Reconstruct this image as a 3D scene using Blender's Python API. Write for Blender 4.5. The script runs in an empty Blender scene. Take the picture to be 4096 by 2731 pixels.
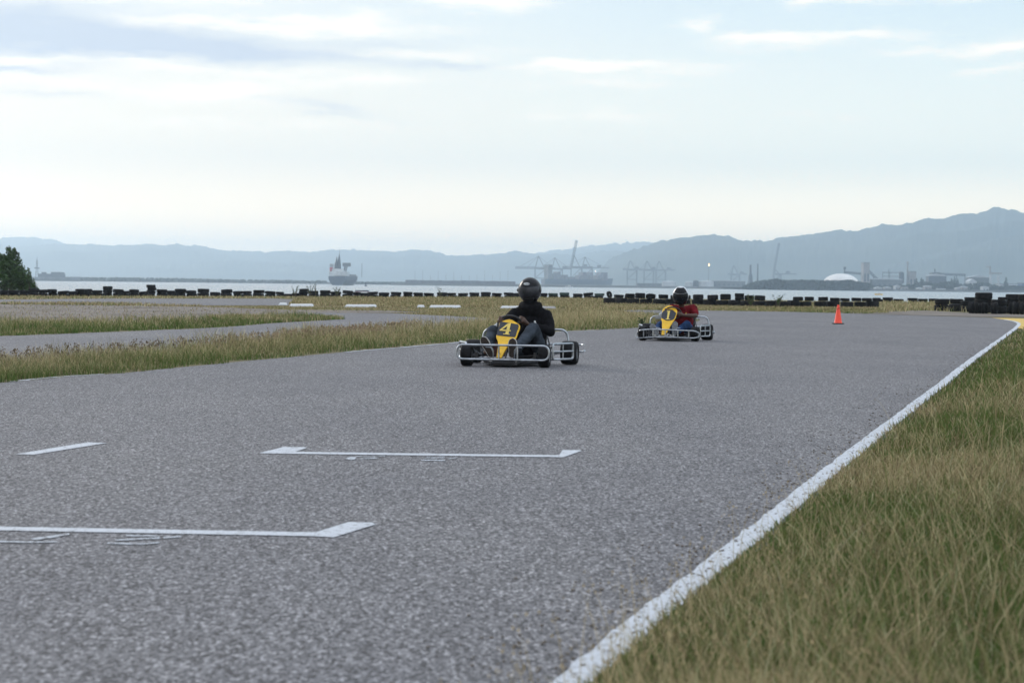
import bpy, bmesh, math, random
import numpy as np
from mathutils import Vector, Matrix, noise as mnoise
random.seed(7); rng = np.random.default_rng(11)
SC = bpy.context.scene; COL = SC.collection
PI = math.pi; R = math.radians

# ------------------------------------------------------------------ camera
FPX = 8000.0; PITCH = math.atan((1365.5-1136)/FPX); ROLL = 0.0115; CAMH = 1.0
cF = Vector((0, math.cos(PITCH), -math.sin(PITCH)))
cU0 = Vector((0, math.sin(PITCH), math.cos(PITCH))); cR0 = Vector((1, 0, 0))
cR = cR0*math.cos(ROLL)+cU0*math.sin(ROLL); cU = -cR0*math.sin(ROLL)+cU0*math.cos(ROLL)
cam_d = bpy.data.cameras.new('camera'); cam = bpy.data.objects.new('camera', cam_d); COL.objects.link(cam)
cam.matrix_world = Matrix(((cR.x, cU.x, -cF.x, 0), (cR.y, cU.y, -cF.y, 0), (cR.z, cU.z, -cF.z, CAMH), (0, 0, 0, 1)))
cam_d.sensor_width = 36; cam_d.lens = 36*FPX/4096; cam_d.clip_start = 0.05; cam_d.clip_end = 40000
cam_d.dof.use_dof = True; cam_d.dof.focus_distance = 24.3; cam_d.dof.aperture_fstop = 6.4
SC.camera = cam
def ray(px, py): return cF*FPX+cR*(px-2048)-cU*(py-1365.5)
def G(px, py, z=0.0):                       # where the sight line meets the level z
    d = ray(px, py); t = (z-CAMH)/d.z; return (d.x*t, d.y*t)
def A(px, py, Y):                           # the point of the sight line at depth Y
    d = ray(px, py); t = Y/d.y; return Vector((d.x*t, Y, CAMH+d.z*t))
def hor(px): return 1136+ROLL*(px-2048)

# ------------------------------------------------------------------ sky, sun, exposure
SUN_EL, SUN_AZ = R(21), R(-38)               # azimuth from +Y towards +X
W = bpy.data.worlds.new('World'); SC.world = W; W.use_nodes = True
nt = W.node_tree; nt.nodes.clear(); N = nt.nodes; L = nt.links
def wmath(op, a, b=None, c=None, clamp=False):
    n = N.new('ShaderNodeMath'); n.operation = op; n.use_clamp = clamp
    for i, v in enumerate((a, b, c)):
        if v is None: continue
        if isinstance(v, (int, float)): n.inputs[i].default_value = v
        else: L.new(v, n.inputs[i])
    return n.outputs[0]
def wmix(f, a, b):
    n = N.new('ShaderNodeMix'); n.data_type = 'RGBA'
    for i, v in ((0, f), (6, a), (7, b)):
        if isinstance(v, (int, float)): n.inputs[i].default_value = v
        elif isinstance(v, tuple): n.inputs[i].default_value = (*v, 1)
        else: L.new(v, n.inputs[i])
    return n.outputs[2]
tc = N.new('ShaderNodeTexCoord'); sp = N.new('ShaderNodeSeparateXYZ'); L.new(tc.outputs['Generated'], sp.inputs[0])
az = wmath('ARCTAN2', sp.outputs[0], sp.outputs[1]); el = wmath('ARCSINE', sp.outputs[2])
cb = N.new('ShaderNodeCombineXYZ'); L.new(wmath('MULTIPLY', az, 22), cb.inputs[0]); L.new(wmath('MULTIPLY', el, 95), cb.inputs[1])
nz = N.new('ShaderNodeTexNoise'); nz.inputs['Scale'].default_value = 1.0; nz.inputs['Detail'].default_value = 7; nz.inputs['Roughness'].default_value = .62
L.new(cb.outputs[0], nz.inputs['Vector'])
ns = N.new('ShaderNodeSeparateColor'); L.new(nz.outputs['Color'], ns.inputs[0])
azd = wmath('MULTIPLY_ADD', wmath('SUBTRACT', ns.outputs[0], .5), .07, az)
eld = wmath('MULTIPLY_ADD', wmath('SUBTRACT', ns.outputs[1], .5), .017, el)
def cloud(px, py, sx, sy, s, tilt=0.0):
    a0 = (px-2048)/FPX; e0 = (hor(px)-py)/FPX
    da = wmath('SUBTRACT', azd, a0); de = wmath('SUBTRACT', eld, e0)
    if tilt: de = wmath('MULTIPLY_ADD', da, tilt, de)
    qa = wmath('MULTIPLY', da, FPX/sx); qe = wmath('MULTIPLY', de, FPX/sy)
    q = wmath('ADD', wmath('MULTIPLY', qa, qa), wmath('MULTIPLY', qe, qe))
    return wmath('MULTIPLY', wmath('EXPONENT', wmath('MULTIPLY', q, -1.0)), s)
def msum(lst):
    o = lst[0]
    for k in lst[1:]: o = wmath('ADD', o, k)
    return o
DARK = [(150, 150, 560, 95, 1.1), (650, 205, 520, 62, .85), (1150, 235, 420, 36, .6), (1780, 262, 190, 18, .5),
        (80, 305, 190, 22, .7), (200, 400, 300, 18, .35), (1280, 440, 230, 22, .45, .12), (1500, 175, 260, 24, .3)]
BRIGHT = [(420, 10, 600, 34, .9), (900, 105, 330, 24, .9), (1350, 125, 420, 26, .7), (1480, 90, 130, 30, .9), (1950, 20, 230, 38, .9), (1700, 215, 330, 14, .6),
          (260, 268, 380, 14, .8), (800, 300, 500, 16, .6), (350, 352, 380, 18, .7), (820, 385, 260, 36, .95), (1160, 345, 340, 32, .7), (950, 505, 400, 24, .75), (1500, 330, 260, 20, .5),
          (2780, 118, 55, 30, 1), (3080, 190, 190, 26, .95), (3330, 172, 240, 20, .8), (3170, 38, 110, 22, .9), (3560, 28, 260, 20, .6), (2300, 275, 240, 20, .9),
          (2600, 290, 320, 20, .75), (2340, 462, 190, 24, .75), (3150, 478, 110, 10, .5), (3400, 485, 60, 10, .4), (3800, 232, 220, 30, .9), (4060, 210, 180, 28, .7), (4080, 305, 80, 20, .9), (3900, 325, 120, 12, .6), (2400, 340, 300, 22, .35)]
dk = msum([cloud(*c) for c in DARK]); br = msum([cloud(*c) for c in BRIGHT])
dk = wmath('MULTIPLY', dk, wmath('MULTIPLY_ADD', ns.outputs[2], 1.2, .35), clamp=True)
cl_mod = wmath('MULTIPLY_ADD', ns.outputs[2], 4.2, -1.35)
br = wmath('MULTIPLY', br, cl_mod, clamp=True)
# wide cloud field over the rest of the dome
cb2 = N.new('ShaderNodeCombineXYZ'); L.new(wmath('MULTIPLY', az, 5), cb2.inputs[0]); L.new(wmath('MULTIPLY', el, 14), cb2.inputs[1])
nz2 = N.new('ShaderNodeTexNoise'); nz2.inputs['Scale'].default_value = 1.0; nz2.inputs['Detail'].default_value = 6
L.new(cb2.outputs[0], nz2.inputs['Vector'])
def ramp01(v, a, b):
    n = N.new('ShaderNodeMapRange'); n.interpolation_type = 'SMOOTHSTEP'; L.new(v, n.inputs[0]) ; n.inputs[1].default_value = a; n.inputs[2].default_value = b; return n.outputs[0]
field = wmath('MULTIPLY', ramp01(nz2.outputs[0], .42, .68), ramp01(el, .16, .3))
K = 10.0                                      # background strength is 0.1
def kc(r, g, b): return (r*K, g*K, b*K)
lr = ramp01(az, -.26, .26)
c0 = wmix(lr, kc(2.5, 1.85, 1.05), kc(3.0, 2.4, 1.55))
c1 = wmix(lr, kc(1.16, 1.10, .98), kc(1.18, 1.24, 1.15))
c2 = wmix(lr, kc(.90, .99, 1.04), kc(.80, 1.0, 1.12))
base = wmix(ramp01(el, .015, .065), c0, c1); base = wmix(ramp01(el, .07, .16), base, c2)
base = wmix(ramp01(el, .2, 1.2), base, kc(1.15, 1.28, 1.5))
sky = N.new('ShaderNodeTexSky'); sky.sky_type = 'NISHITA'; sky.sun_disc = False
sky.sun_elevation = SUN_EL; sky.sun_rotation = SUN_AZ; sky.air_density = 1.0; sky.dust_density = 2.5; sky.ozone_density = 1.5
base = wmix(.12, base, sky.outputs[0])
col = wmix(dk, base, kc(.68, .77, .90)); col = wmix(br, col, kc(1.36, 1.27, 1.13)); col = wmix(field, col, kc(1.4, 1.42, 1.5))
bg = N.new('ShaderNodeBackground'); bg.inputs[1].default_value = 0.1; L.new(col, bg.inputs[0])
wo = N.new('ShaderNodeOutputWorld'); L.new(bg.outputs[0], wo.inputs[0])
sd = bpy.data.lights.new('sun', 'SUN'); sd.energy = 1.45; sd.angle = R(18); sd.color = (1, .93, .84)
sun = bpy.data.objects.new('sun', sd); COL.objects.link(sun)
sv = Vector((math.sin(SUN_AZ)*math.cos(SUN_EL), math.cos(SUN_AZ)*math.cos(SUN_EL), math.sin(SUN_EL)))
sun.rotation_euler = sv.to_track_quat('Z', 'Y').to_euler()
SC.view_settings.view_transform = 'Standard'; SC.view_settings.look = 'None'; SC.view_settings.gamma = 1; SC.view_settings.exposure = -0.08
SC.cycles.max_bounces = 6; SC.cycles.volume_bounces = 2; SC.cycles.use_denoising = True
SC.cycles.sample_clamp_indirect = 6

# ------------------------------------------------------------------ materials
def mat(name, color=(.5, .5, .5), rough=.6, metal=0.0, vary=0.0, vscale=8.0, bump=0.0, bscale=60.0, spec=.5, coat=0.0, color2=None):
    m = bpy.data.materials.new(name); m.use_nodes = True; t = m.node_tree; b = t.nodes['Principled BSDF']
    b.inputs['Base Color'].default_value = (*color, 1); b.inputs['Roughness'].default_value = rough; b.inputs['Metallic'].default_value = metal
    b.inputs['Specular IOR Level'].default_value = spec; b.inputs['Coat Weight'].default_value = coat
    co = t.nodes.new('ShaderNodeTexCoord')
    if vary or color2:
        n = t.nodes.new('ShaderNodeTexNoise'); n.inputs['Scale'].default_value = vscale; n.inputs['Detail'].default_value = 5
        t.links.new(co.outputs['Object'], n.inputs['Vector'])
        r = t.nodes.new('ShaderNodeValToRGB'); r.color_ramp.elements[0].position = .35; r.color_ramp.elements[1].position = .68
        c2 = color2 or tuple(min(1, c*(1+vary)) for c in color); c1 = color if color2 else tuple(c*(1-vary) for c in color)
        r.color_ramp.elements[0].color = (*c1, 1); r.color_ramp.elements[1].color = (*c2, 1)
        t.links.new(n.outputs[0], r.inputs[0]); t.links.new(r.outputs[0], b.inputs['Base Color'])
    if bump:
        n2 = t.nodes.new('ShaderNodeTexNoise'); n2.inputs['Scale'].default_value = bscale; n2.inputs['Detail'].default_value = 4
        t.links.new(co.outputs['Object'], n2.inputs['Vector'])
        bp = t.nodes.new('ShaderNodeBump'); bp.inputs['Strength'].default_value = bump; bp.inputs['Distance'].default_value = .02
        t.links.new(n2.outputs[0], bp.inputs['Height']); t.links.new(bp.outputs[0], b.inputs['Normal'])
    return m
M = {}
M['steel'] = mat('brushed_steel', (.40, .43, .47), .28, .85, vary=.25, vscale=14, bump=.1, bscale=90)
M['darksteel'] = mat('dark_steel', (.05, .05, .055), .45, .6, vary=.4)
M['rubber'] = mat('kart_rubber', (.010, .010, .012), .7, vary=.5, vscale=18, bump=.25, bscale=40, spec=.15)
M['rim'] = mat('rim_alloy', (.16, .16, .17), .4, .7, vary=.3)
M['blackp'] = mat('black_plastic', (.018, .018, .02), .4, vary=.3)
M['yellow'] = mat('yellow_panel', (.84, .49, .008), .42, vary=.12, vscale=10, coat=.2)
M['patch'] = mat('number_patch', (.022, .025, .035), .5, vary=.3, vscale=30)
M['gold'] = mat('gold_digit', (.80, .60, .14), .5, vary=.1)
M['cloth_black'] = mat('black_knit', (.0075, .0075, .010), .95, vary=.5, vscale=14, bump=.5, bscale=220, spec=.15)
M['jeans'] = mat('grey_denim', (.042, .052, .068), .9, vary=.45, vscale=9, bump=.4, bscale=200, spec=.15)
M['jeans_blue'] = mat('blue_denim', (.018, .045, .12), .9, vary=.45, vscale=9, bump=.4, bscale=200, spec=.15)
M['redshirt'] = mat('red_cotton', (.15, .008, .014), .9, vary=.35, vscale=12, bump=.4, bscale=200, spec=.15)
M['skin'] = mat('brown_skin', (.075, .038, .026), .5, vary=.2, vscale=30)
M['sole'] = mat('brown_sole', (.035, .026, .022), .85, vary=.4, vscale=30)
M['soleedge'] = mat('pale_sole_edge', (.48, .48, .48), .6, vary=.1)
M['greysole'] = mat('grey_sole', (.22, .23, .25), .75, vary=.25, vscale=25)
M['helmet'] = mat('helmet_black', (.005, .006, .009), .22, vary=.2, spec=.22)
M['visor'] = mat('visor_smoke', (.036, .038, .046), .35, vary=.6, vscale=9, spec=.25)
M['helmet_w'] = mat('helmet_silver', (.55, .58, .62), .3, coat=.4, vary=.06)
M['badge'] = mat('badge_silver', (.62, .66, .70), .35, vary=.1)
M['cone'] = mat('cone_orange', (.95, .075, .035), .5, vary=.06, vscale=6)
M['conebase'] = mat('cone_black_base', (.02, .02, .02), .7, vary=.3)
M['engine'] = mat('engine_grey', (.34, .36, .37), .45, .3, vary=.25, vscale=20)
M['engine_red'] = mat('engine_dark_red', (.06, .012, .012), .5, vary=.3)
M['white'] = mat('white_bits', (.8, .82, .85), .5, vary=.05)
M['leaf'] = mat('leaf_green', (.040, .085, .020), .6, vary=.5, vscale=1.8)
M['leaf2'] = mat('hazy_foliage', (.020, .035, .020), .8, vary=.5, vscale=.06)
M['bark'] = mat('bark', (.08, .06, .045), .9, vary=.3)
M['hull'] = mat('ship_hull_blue', (.018, .035, .075), .5, vary=.25, vscale=.3)
M['hull2'] = mat('ship_hull_grey', (.13, .14, .16), .5, vary=.25, vscale=.3)
M['shipwhite'] = mat('ship_white', (.55, .57, .58), .5, vary=.15, vscale=.3)
M['shipred'] = mat('ship_red', (.42, .05, .06), .6, vary=.2, vscale=.3)
M['portgrey'] = mat('port_grey', (.10, .11, .12), .7, vary=.3, vscale=.05)
M['crane'] = mat('crane_blue_grey', (.04, .05, .07), .6, vary=.2, vscale=.1)
M['concrete'] = mat('silo_concrete', (.26, .25, .25), .8, vary=.2, vscale=.08)
M['domewhite'] = mat('dome_white', (.80, .76, .72), .6, vary=.1, vscale=.05)
M['shed'] = mat('shed_pale', (.42, .44, .46), .7, vary=.3, vscale=.03)
M['shedblue'] = mat('shed_blue', (.05, .11, .22), .6, vary=.2, vscale=.05)
M['containers'] = mat('container_stack', (.10, .09, .11), .6, color2=(.14, .16, .20), vscale=.12)
M['hill'] = mat('hill_forest', (.022, .040, .032), .95, color2=(.060, .075, .055), vscale=.004, bump=.0)

def links_mat(name):
    m = bpy.data.materials.new(name); m.use_nodes = True; return m, m.node_tree, m.node_tree.nodes['Principled BSDF']
def noise_node(t, vec, scale, detail=4, rough=.5):
    n = t.nodes.new('ShaderNodeTexNoise'); n.inputs['Scale'].default_value = scale; n.inputs['Detail'].default_value = detail; n.inputs['Roughness'].default_value = rough
    t.links.new(vec, n.inputs['Vector']); return n.outputs[0]
def ramp_node(t, v, stops):
    r = t.nodes.new('ShaderNodeValToRGB'); e = r.color_ramp.elements
    while len(e) < len(stops): e.new(.5)
    for i, (p, c) in enumerate(stops): e[i].position = p; e[i].color = (*c, 1)
    t.links.new(v, r.inputs[0]); return r.outputs[0]
def mixc(t, f, a, b, blend='MIX'):
    n = t.nodes.new('ShaderNodeMix'); n.data_type = 'RGBA'; n.blend_type = blend
    for i, v in ((0, f), (6, a), (7, b)):
        if isinstance(v, (int, float)): n.inputs[i].default_value = v
        elif isinstance(v, tuple): n.inputs[i].default_value = (*v, 1)
        else: t.links.new(v, n.inputs[i])
    return n.outputs[2]
def asphalt_color(t, vec, tint=(1, 1, 1), k=1.0):
    v = t.nodes.new('ShaderNodeTexVoronoi'); v.inputs['Scale'].default_value = 120; mpv = t.nodes.new('ShaderNodeMapping'); mpv.inputs['Scale'].default_value = (1, .38, 1); t.links.new(vec, mpv.inputs['Vector']); vec = mpv.outputs[0]; t.links.new(vec, v.inputs['Vector'])
    sepc = t.nodes.new('ShaderNodeSeparateColor'); t.links.new(v.outputs['Color'], sepc.inputs[0])
    g = ramp_node(t, sepc.outputs[0], [(0, (.032*k, .031*k, .034*k)), (.35, (.100*k, .098*k, .106*k)), (.8, (.194*k, .190*k, .201*k)), (1, (.34*k, .335*k, .35*k))])
    med = ramp_node(t, noise_node(t, vec, 56, 3, .6), [(.30, (.58, .58, .59)), (.70, (1.34, 1.34, 1.33))])
    big = ramp_node(t, noise_node(t, vec, .6, 6, .62), [(.3, (.84, .845, .87)), (.7, (1.12, 1.115, 1.09))])
    c = mixc(t, 1.0, g, med, 'MULTIPLY'); c = mixc(t, 1.0, c, big, 'MULTIPLY')
    fine = noise_node(t, vec, 160, 3, .7)
    return c, v, fine
def make_asphalt(name, k=1.0):
    m, t, b = links_mat(name); co = t.nodes.new('ShaderNodeTexCoord'); vec = co.outputs['Object']
    c, v, fine = asphalt_color(t, vec, k=k)
    t.links.new(c, b.inputs['Base Color']); b.inputs['Roughness'].default_value = .85; b.inputs['Specular IOR Level'].default_value = .35
    bp = t.nodes.new('ShaderNodeBump'); bp.inputs['Strength'].default_value = .5; bp.inputs['Distance'].default_value = .006
    t.links.new(v.outputs['Distance'], bp.inputs['Height']); t.links.new(bp.outputs[0], b.inputs['Normal'])
    return m
M['asphalt'] = make_asphalt('asphalt_grey', 1.0)
M['asphalt2'] = make_asphalt('asphalt_pale', 1.05)
def make_paint(name, col, wear=.52, k=1.0):
    m, t, b = links_mat(name); co = t.nodes.new('ShaderNodeTexCoord'); vec = co.outputs['Object']
    c, v, fine = asphalt_color(t, vec)
    wn = noise_node(t, vec, 38, 5, .7); wf = ramp_node(t, wn, [(wear, (0, 0, 0)), (wear+.07, (1, 1, 1))])
    shade = ramp_node(t, noise_node(t, vec, 60, 4, .6), [(.3, tuple(x*.80 for x in col)), (.7, col)])
    t.links.new(mixc(t, wf, shade, c), b.inputs['Base Color']); b.inputs['Roughness'].default_value = .6
    bp = t.nodes.new('ShaderNodeBump'); bp.inputs['Strength'].default_value = .3; bp.inputs['Distance'].default_value = .004
    t.links.new(v.outputs['Distance'], bp.inputs['Height']); t.links.new(bp.outputs[0], b.inputs['Normal'])
    return m
M['paint'] = make_paint('white_road_paint', (.52, .55, .60), .56)
M['paint_worn'] = make_paint('worn_road_paint', (.50, .54, .60), .50)
M['paint_yellow'] = make_paint('yellow_road_paint', (.62, .40, .04), .62)
M['kerbwhite'] = make_paint('white_kerb_paint', (.56, .57, .58), .58)
M['shore'] = mat('shore_rock', (.05, .055, .055), .9, vary=.4, vscale=.05)
# soil and dry turf
m, t, b = links_mat('dry_turf_soil'); co = t.nodes.new('ShaderNodeTexCoord'); vec = co.outputs['Object']
c = ramp_node(t, noise_node(t, vec, .22, 7, .6), [(.30, (.075, .080, .032)), (.46, (.125, .115, .060)), (.58, (.17, .145, .085)), (.72, (.13, .088, .05))])
f = ramp_node(t, noise_node(t, vec, 18, 5, .7), [(.3, (.6, .6, .6)), (.7, (1.35, 1.33, 1.25))])
t.links.new(mixc(t, 1.0, c, f, 'MULTIPLY'), b.inputs['Base Color']); b.inputs['Roughness'].default_value = .95; b.inputs['Specular IOR Level'].default_value = .1
M['turf'] = m
m, t, b = links_mat('gravelly_dirt'); co = t.nodes.new('ShaderNodeTexCoord'); vec = co.outputs['Object']
c = ramp_node(t, noise_node(t, vec, .5, 7, .65), [(.3, (.11, .092, .078)), (.45, (.17, .148, .132)), (.6, (.23, .205, .185)), (.72, (.14, .105, .07))])
f = ramp_node(t, noise_node(t, vec, 22, 5, .7), [(.3, (.7, .7, .7)), (.7, (1.25, 1.25, 1.22))])
t.links.new(mixc(t, 1.0, c, f, 'MULTIPLY'), b.inputs['Base Color']); b.inputs['Roughness'].default_value = .95; b.inputs['Specular IOR Level'].default_value = .1
M['dirt'] = m
# grass blades: every blade carries its own colour
m, t, b = links_mat('grass_blades'); at_ = t.nodes.new('ShaderNodeAttribute'); at_.attribute_name = 'blade'
t.links.new(at_.outputs['Color'], b.inputs['Base Color']); b.inputs['Roughness'].default_value = .75; b.inputs['Specular IOR Level'].default_value = .15
tr_ = t.nodes.new('ShaderNodeBsdfTranslucent'); mx_ = t.nodes.new('ShaderNodeMixShader'); mx_.inputs[0].default_value = .28; t.links.new(at_.outputs['Color'], tr_.inputs[0])
t.links.new(b.outputs[0], mx_.inputs[1]); t.links.new(tr_.outputs[0], mx_.inputs[2]); t.links.new(mx_.outputs[0], t.nodes['Material Output'].inputs[0])
M['blade'] = m
# water
m, t, b = links_mat('harbour_water'); co = t.nodes.new('ShaderNodeTexCoord'); mp = t.nodes.new('ShaderNodeMapping'); mp.inputs['Scale'].default_value = (.55, .12, 1)
t.links.new(co.outputs['Object'], mp.inputs['Vector'])
b.inputs['Base Color'].default_value = (.09, .12, .15, 1); b.inputs['Roughness'].default_value = .22; b.inputs['IOR'].default_value = 1.33
bp = t.nodes.new('ShaderNodeBump'); bp.inputs['Strength'].default_value = .35; bp.inputs['Distance'].default_value = .25
t.links.new(noise_node(t, mp.outputs[0], 1.0, 6, .6), bp.inputs['Height']); t.links.new(bp.outputs[0], b.inputs['Normal'])
M['water'] = m
# scrap tyre rubber with tread
def make_tyre_mat(name, col, col2):
    m, t, b = links_mat(name); co = t.nodes.new('ShaderNodeTexCoord'); s = t.nodes.new('ShaderNodeSeparateXYZ'); t.links.new(co.outputs['Object'], s.inputs[0])
    oi = t.nodes.new('ShaderNodeObjectInfo')
    va = t.nodes.new('ShaderNodeVectorMath'); va.operation = 'ADD'; t.links.new(co.outputs['Object'], va.inputs[0])
    cx = t.nodes.new('ShaderNodeCombineXYZ'); mm = t.nodes.new('ShaderNodeMath'); mm.operation = 'MULTIPLY'; mm.inputs[1].default_value = 57; t.links.new(oi.outputs['Random'], mm.inputs[0])
    for i in range(3): t.links.new(mm.outputs[0], cx.inputs[i])
    t.links.new(cx.outputs[0], va.inputs[1])
    c = ramp_node(t, noise_node(t, va.outputs[0], 5, 5, .6), [(.38, col), (.72, col2)])
    g = ramp_node(t, oi.outputs['Random'], [(0, (.6, .6, .6)), (1, (1.7, 1.65, 1.6))])
    t.links.new(mixc(t, 1.0, c, g, 'MULTIPLY'), b.inputs['Base Color']); b.inputs['Roughness'].default_value = .8; b.inputs['Specular IOR Level'].default_value = .15
    return m
M['scrap'] = make_tyre_mat('scrap_tyre_rubber', (.006, .0065, .008), (.020, .020, .022))
M['scrap_green'] = make_tyre_mat('faded_green_tyre', (.028, .045, .044), (.05, .075, .072))

# ------------------------------------------------------------------ mesh helpers
class MB:
    def __init__(s): s.v = []; s.f = []
    def add(s, vs, fs):
        o = len(s.v); s.v.extend([tuple(p) for p in vs]); s.f.extend([tuple(i+o for i in f) for f in fs]); return s
    def box(s, c, d, rot=None):
        cx, cy, cz = c; hx, hy, hz = d[0]/2, d[1]/2, d[2]/2; P = []
        for x, y, z in ((-1,-1,-1),(1,-1,-1),(1,1,-1),(-1,1,-1),(-1,-1,1),(1,-1,1),(1,1,1),(-1,1,1)):
            p = Vector((x*hx, y*hy, z*hz)); p = rot @ p if rot else p; P.append((p.x+cx, p.y+cy, p.z+cz))
        return s.add(P, [(0,3,2,1),(4,5,6,7),(0,1,5,4),(1,2,6,5),(2,3,7,6),(3,0,4,7)])
    def tube(s, pts, r, n=10, closed=False, caps=True):
        pts = [Vector(p) for p in pts]; m = len(pts); rs = r if isinstance(r, (list, tuple)) else [r]*m
        P = []; up = None
        for i, p in enumerate(pts):
            a = pts[(i-1) % m] if (closed or i > 0) else p; b_ = pts[(i+1) % m] if (closed or i < m-1) else p
            d = (b_-a); d = d.normalized() if d.length > 1e-9 else Vector((0, 0, 1))
            if up is None: up = Vector((0, 0, 1)) if abs(d.z) < .9 else Vector((1, 0, 0))
            u = (up-d*up.dot(d)); u = u.normalized() if u.length > 1e-6 else d.orthogonal().normalized(); w = d.cross(u); up = u
            for k in range(n):
                q = p+(u*math.cos(2*PI*k/n)+w*math.sin(2*PI*k/n))*rs[i]; P.append(q)
        F = []; mm = m if closed else m-1
        for i in range(mm):
            for k in range(n): F.append((i*n+k, i*n+(k+1) % n, ((i+1) % m)*n+(k+1) % n, ((i+1) % m)*n+k))
        if caps and not closed: F.append(tuple(range(n))[::-1]); F.append(tuple((m-1)*n+k for k in range(n)))
        return s.add(P, F)
    def lathe(s, prof, n=32, c=(0, 0, 0), axis='Z', closed=False):
        P = []; m = len(prof)
        for k in range(n):
            a = 2*PI*k/n
            for r_, h in prof:
                x, y = r_*math.cos(a), r_*math.sin(a)
                q = (x, y, h) if axis == 'Z' else ((h, x, y) if axis == 'X' else (x, h, y)); P.append((q[0]+c[0], q[1]+c[1], q[2]+c[2]))
        F = []; mm = m if closed else m-1
        for k in range(n):
            for i in range(mm): F.append((k*m+i, ((k+1) % n)*m+i, ((k+1) % n)*m+(i+1) % m, k*m+(i+1) % m))
        return s.add(P, F)
    def prism(s, poly, fn, th):              # poly of 2D points, fn maps (u,v,w) to 3D, w from 0 to th
        n = len(poly); P = [fn(u, v, 0) for u, v in poly]+[fn(u, v, th) for u, v in poly]
        return s.add(P, [tuple(range(n)), tuple(range(2*n-1, n-1, -1))]+[(i, i+n, (i+1) % n+n, (i+1) % n) for i in range(n)])
    def sphere(s, c, r, nu=16, nv=10):
        rx, ry, rz = r if isinstance(r, (list, tuple)) else (r, r, r); P = []; F = []
        for j in range(nv+1):
            th = PI*j/nv
            for i in range(nu): ph = 2*PI*i/nu; P.append((c[0]+rx*math.sin(th)*math.cos(ph), c[1]+ry*math.sin(th)*math.sin(ph), c[2]+rz*math.cos(th)))
        for j in range(nv):
            for i in range(nu): F.append((j*nu+i, (j+1)*nu+i, (j+1)*nu+(i+1) % nu, j*nu+(i+1) % nu))
        return s.add(P, F)
    def capsule(s, a, ra, b, rb, n=12, steps=5):
        a = Vector(a); b = Vector(b); d = (b-a); 
        if d.length < 1e-6: return s.sphere(a, ra)
        d.normalize(); pts = []; rs = []
        for k in range(steps+1):
            t_ = PI/2*k/steps; pts.append(a-d*ra*math.cos(t_)); rs.append(max(ra*math.sin(t_), 1e-4))
        for k in range(steps+1):
            t_ = PI/2*k/steps; pts.append(b+d*rb*math.sin(t_)); rs.append(max(rb*math.cos(t_), 1e-4))
        return s.tube(pts, rs, n)
    def build(s, name, mt, parent=None, smooth=True, bevel=0, fixn=False):
        me = bpy.data.meshes.new(name); me.from_pydata(s.v, [], s.f); me.validate()
        if fixn:
            bm = bmesh.new(); bm.from_mesh(me); bmesh.ops.remove_doubles(bm, verts=bm.verts, dist=1e-5); bmesh.ops.recalc_face_normals(bm, faces=bm.faces); bm.to_mesh(me); bm.free()
        o = bpy.data.objects.new(name, me); COL.objects.link(o); me.materials.append(M[mt] if isinstance(mt, str) else mt)
        if smooth:
            me.polygons.foreach_set('use_smooth', [True]*len(me.polygons))
            try: me.set_sharp_from_angle(angle=R(38))
            except Exception: pass
        if bevel:
            bv = o.modifiers.new('bevel', 'BEVEL'); bv.width = bevel; bv.segments = 2; bv.limit_method = 'ANGLE'
        if parent: o.parent = parent
        return o
def tag(o, label=None, cat=None, group=None, kind=None):
    if label: o['label'] = label
    if cat: o['category'] = cat
    if group: o['group'] = group
    if kind: o['kind'] = kind
    return o
def empty(name, loc=(0, 0, 0), rz=0.0):
    o = bpy.data.objects.new(name, None); COL.objects.link(o); o.location = loc; o.rotation_euler = (0, 0, rz); o.empty_display_size = .2; return o
def rounded(pts, rad, n=6, closed=False):
    pts = [Vector(p) for p in pts]; out = []; m = len(pts)
    for i, p in enumerate(pts):
        if not closed and i in (0, m-1): out.append(p); continue
        a = pts[(i-1) % m]; b_ = pts[(i+1) % m]; da = (a-p); db = (b_-p); r_ = min(rad, da.length*.49, db.length*.49)
        p0 = p+da.normalized()*r_; p1 = p+db.normalized()*r_
        for k in range(n+1):
            t_ = k/n; out.append(p0*(1-t_)**2+p*2*t_*(1-t_)+p1*t_**2)
    return out
def remesh_union(mb, voxel, smooth_it=6, disp=0.0, dscale=9.0):
    me = bpy.data.meshes.new('tmp'); me.from_pydata(mb.v, [], mb.f)
    bm = bmesh.new(); bm.from_mesh(me); bmesh.ops.remove_doubles(bm, verts=bm.verts, dist=1e-5); bmesh.ops.recalc_face_normals(bm, faces=bm.faces); bm.to_mesh(me); bm.free()
    o = bpy.data.objects.new('tmp', me); COL.objects.link(o)
    r_ = o.modifiers.new('r', 'REMESH'); r_.mode = 'VOXEL'; r_.voxel_size = voxel
    s_ = o.modifiers.new('s', 'SMOOTH'); s_.iterations = smooth_it; s_.factor = .5
    dg = bpy.context.evaluated_depsgraph_get(); out = bpy.data.meshes.new_from_object(o.evaluated_get(dg))
    bpy.data.objects.remove(o); bpy.data.meshes.remove(me)
    if disp:
        for v in out.vertices:
            p = v.co*dscale; d = mnoise.noise(Vector((p.x, p.y, p.z*1.8)))+.5*mnoise.noise(Vector((p.x*2.3, p.y*2.3, p.z*4)))
            v.co = v.co+v.normal*d*disp
    out.polygons.foreach_set('use_smooth', [True]*len(out.polygons))
    return out
def mesh_obj(name, me, mt, parent=None):
    me.name = name; me.materials.clear(); me.materials.append(M[mt]); o = bpy.data.objects.new(name, me); COL.objects.link(o)
    if parent: o.parent = parent
    return o
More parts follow.
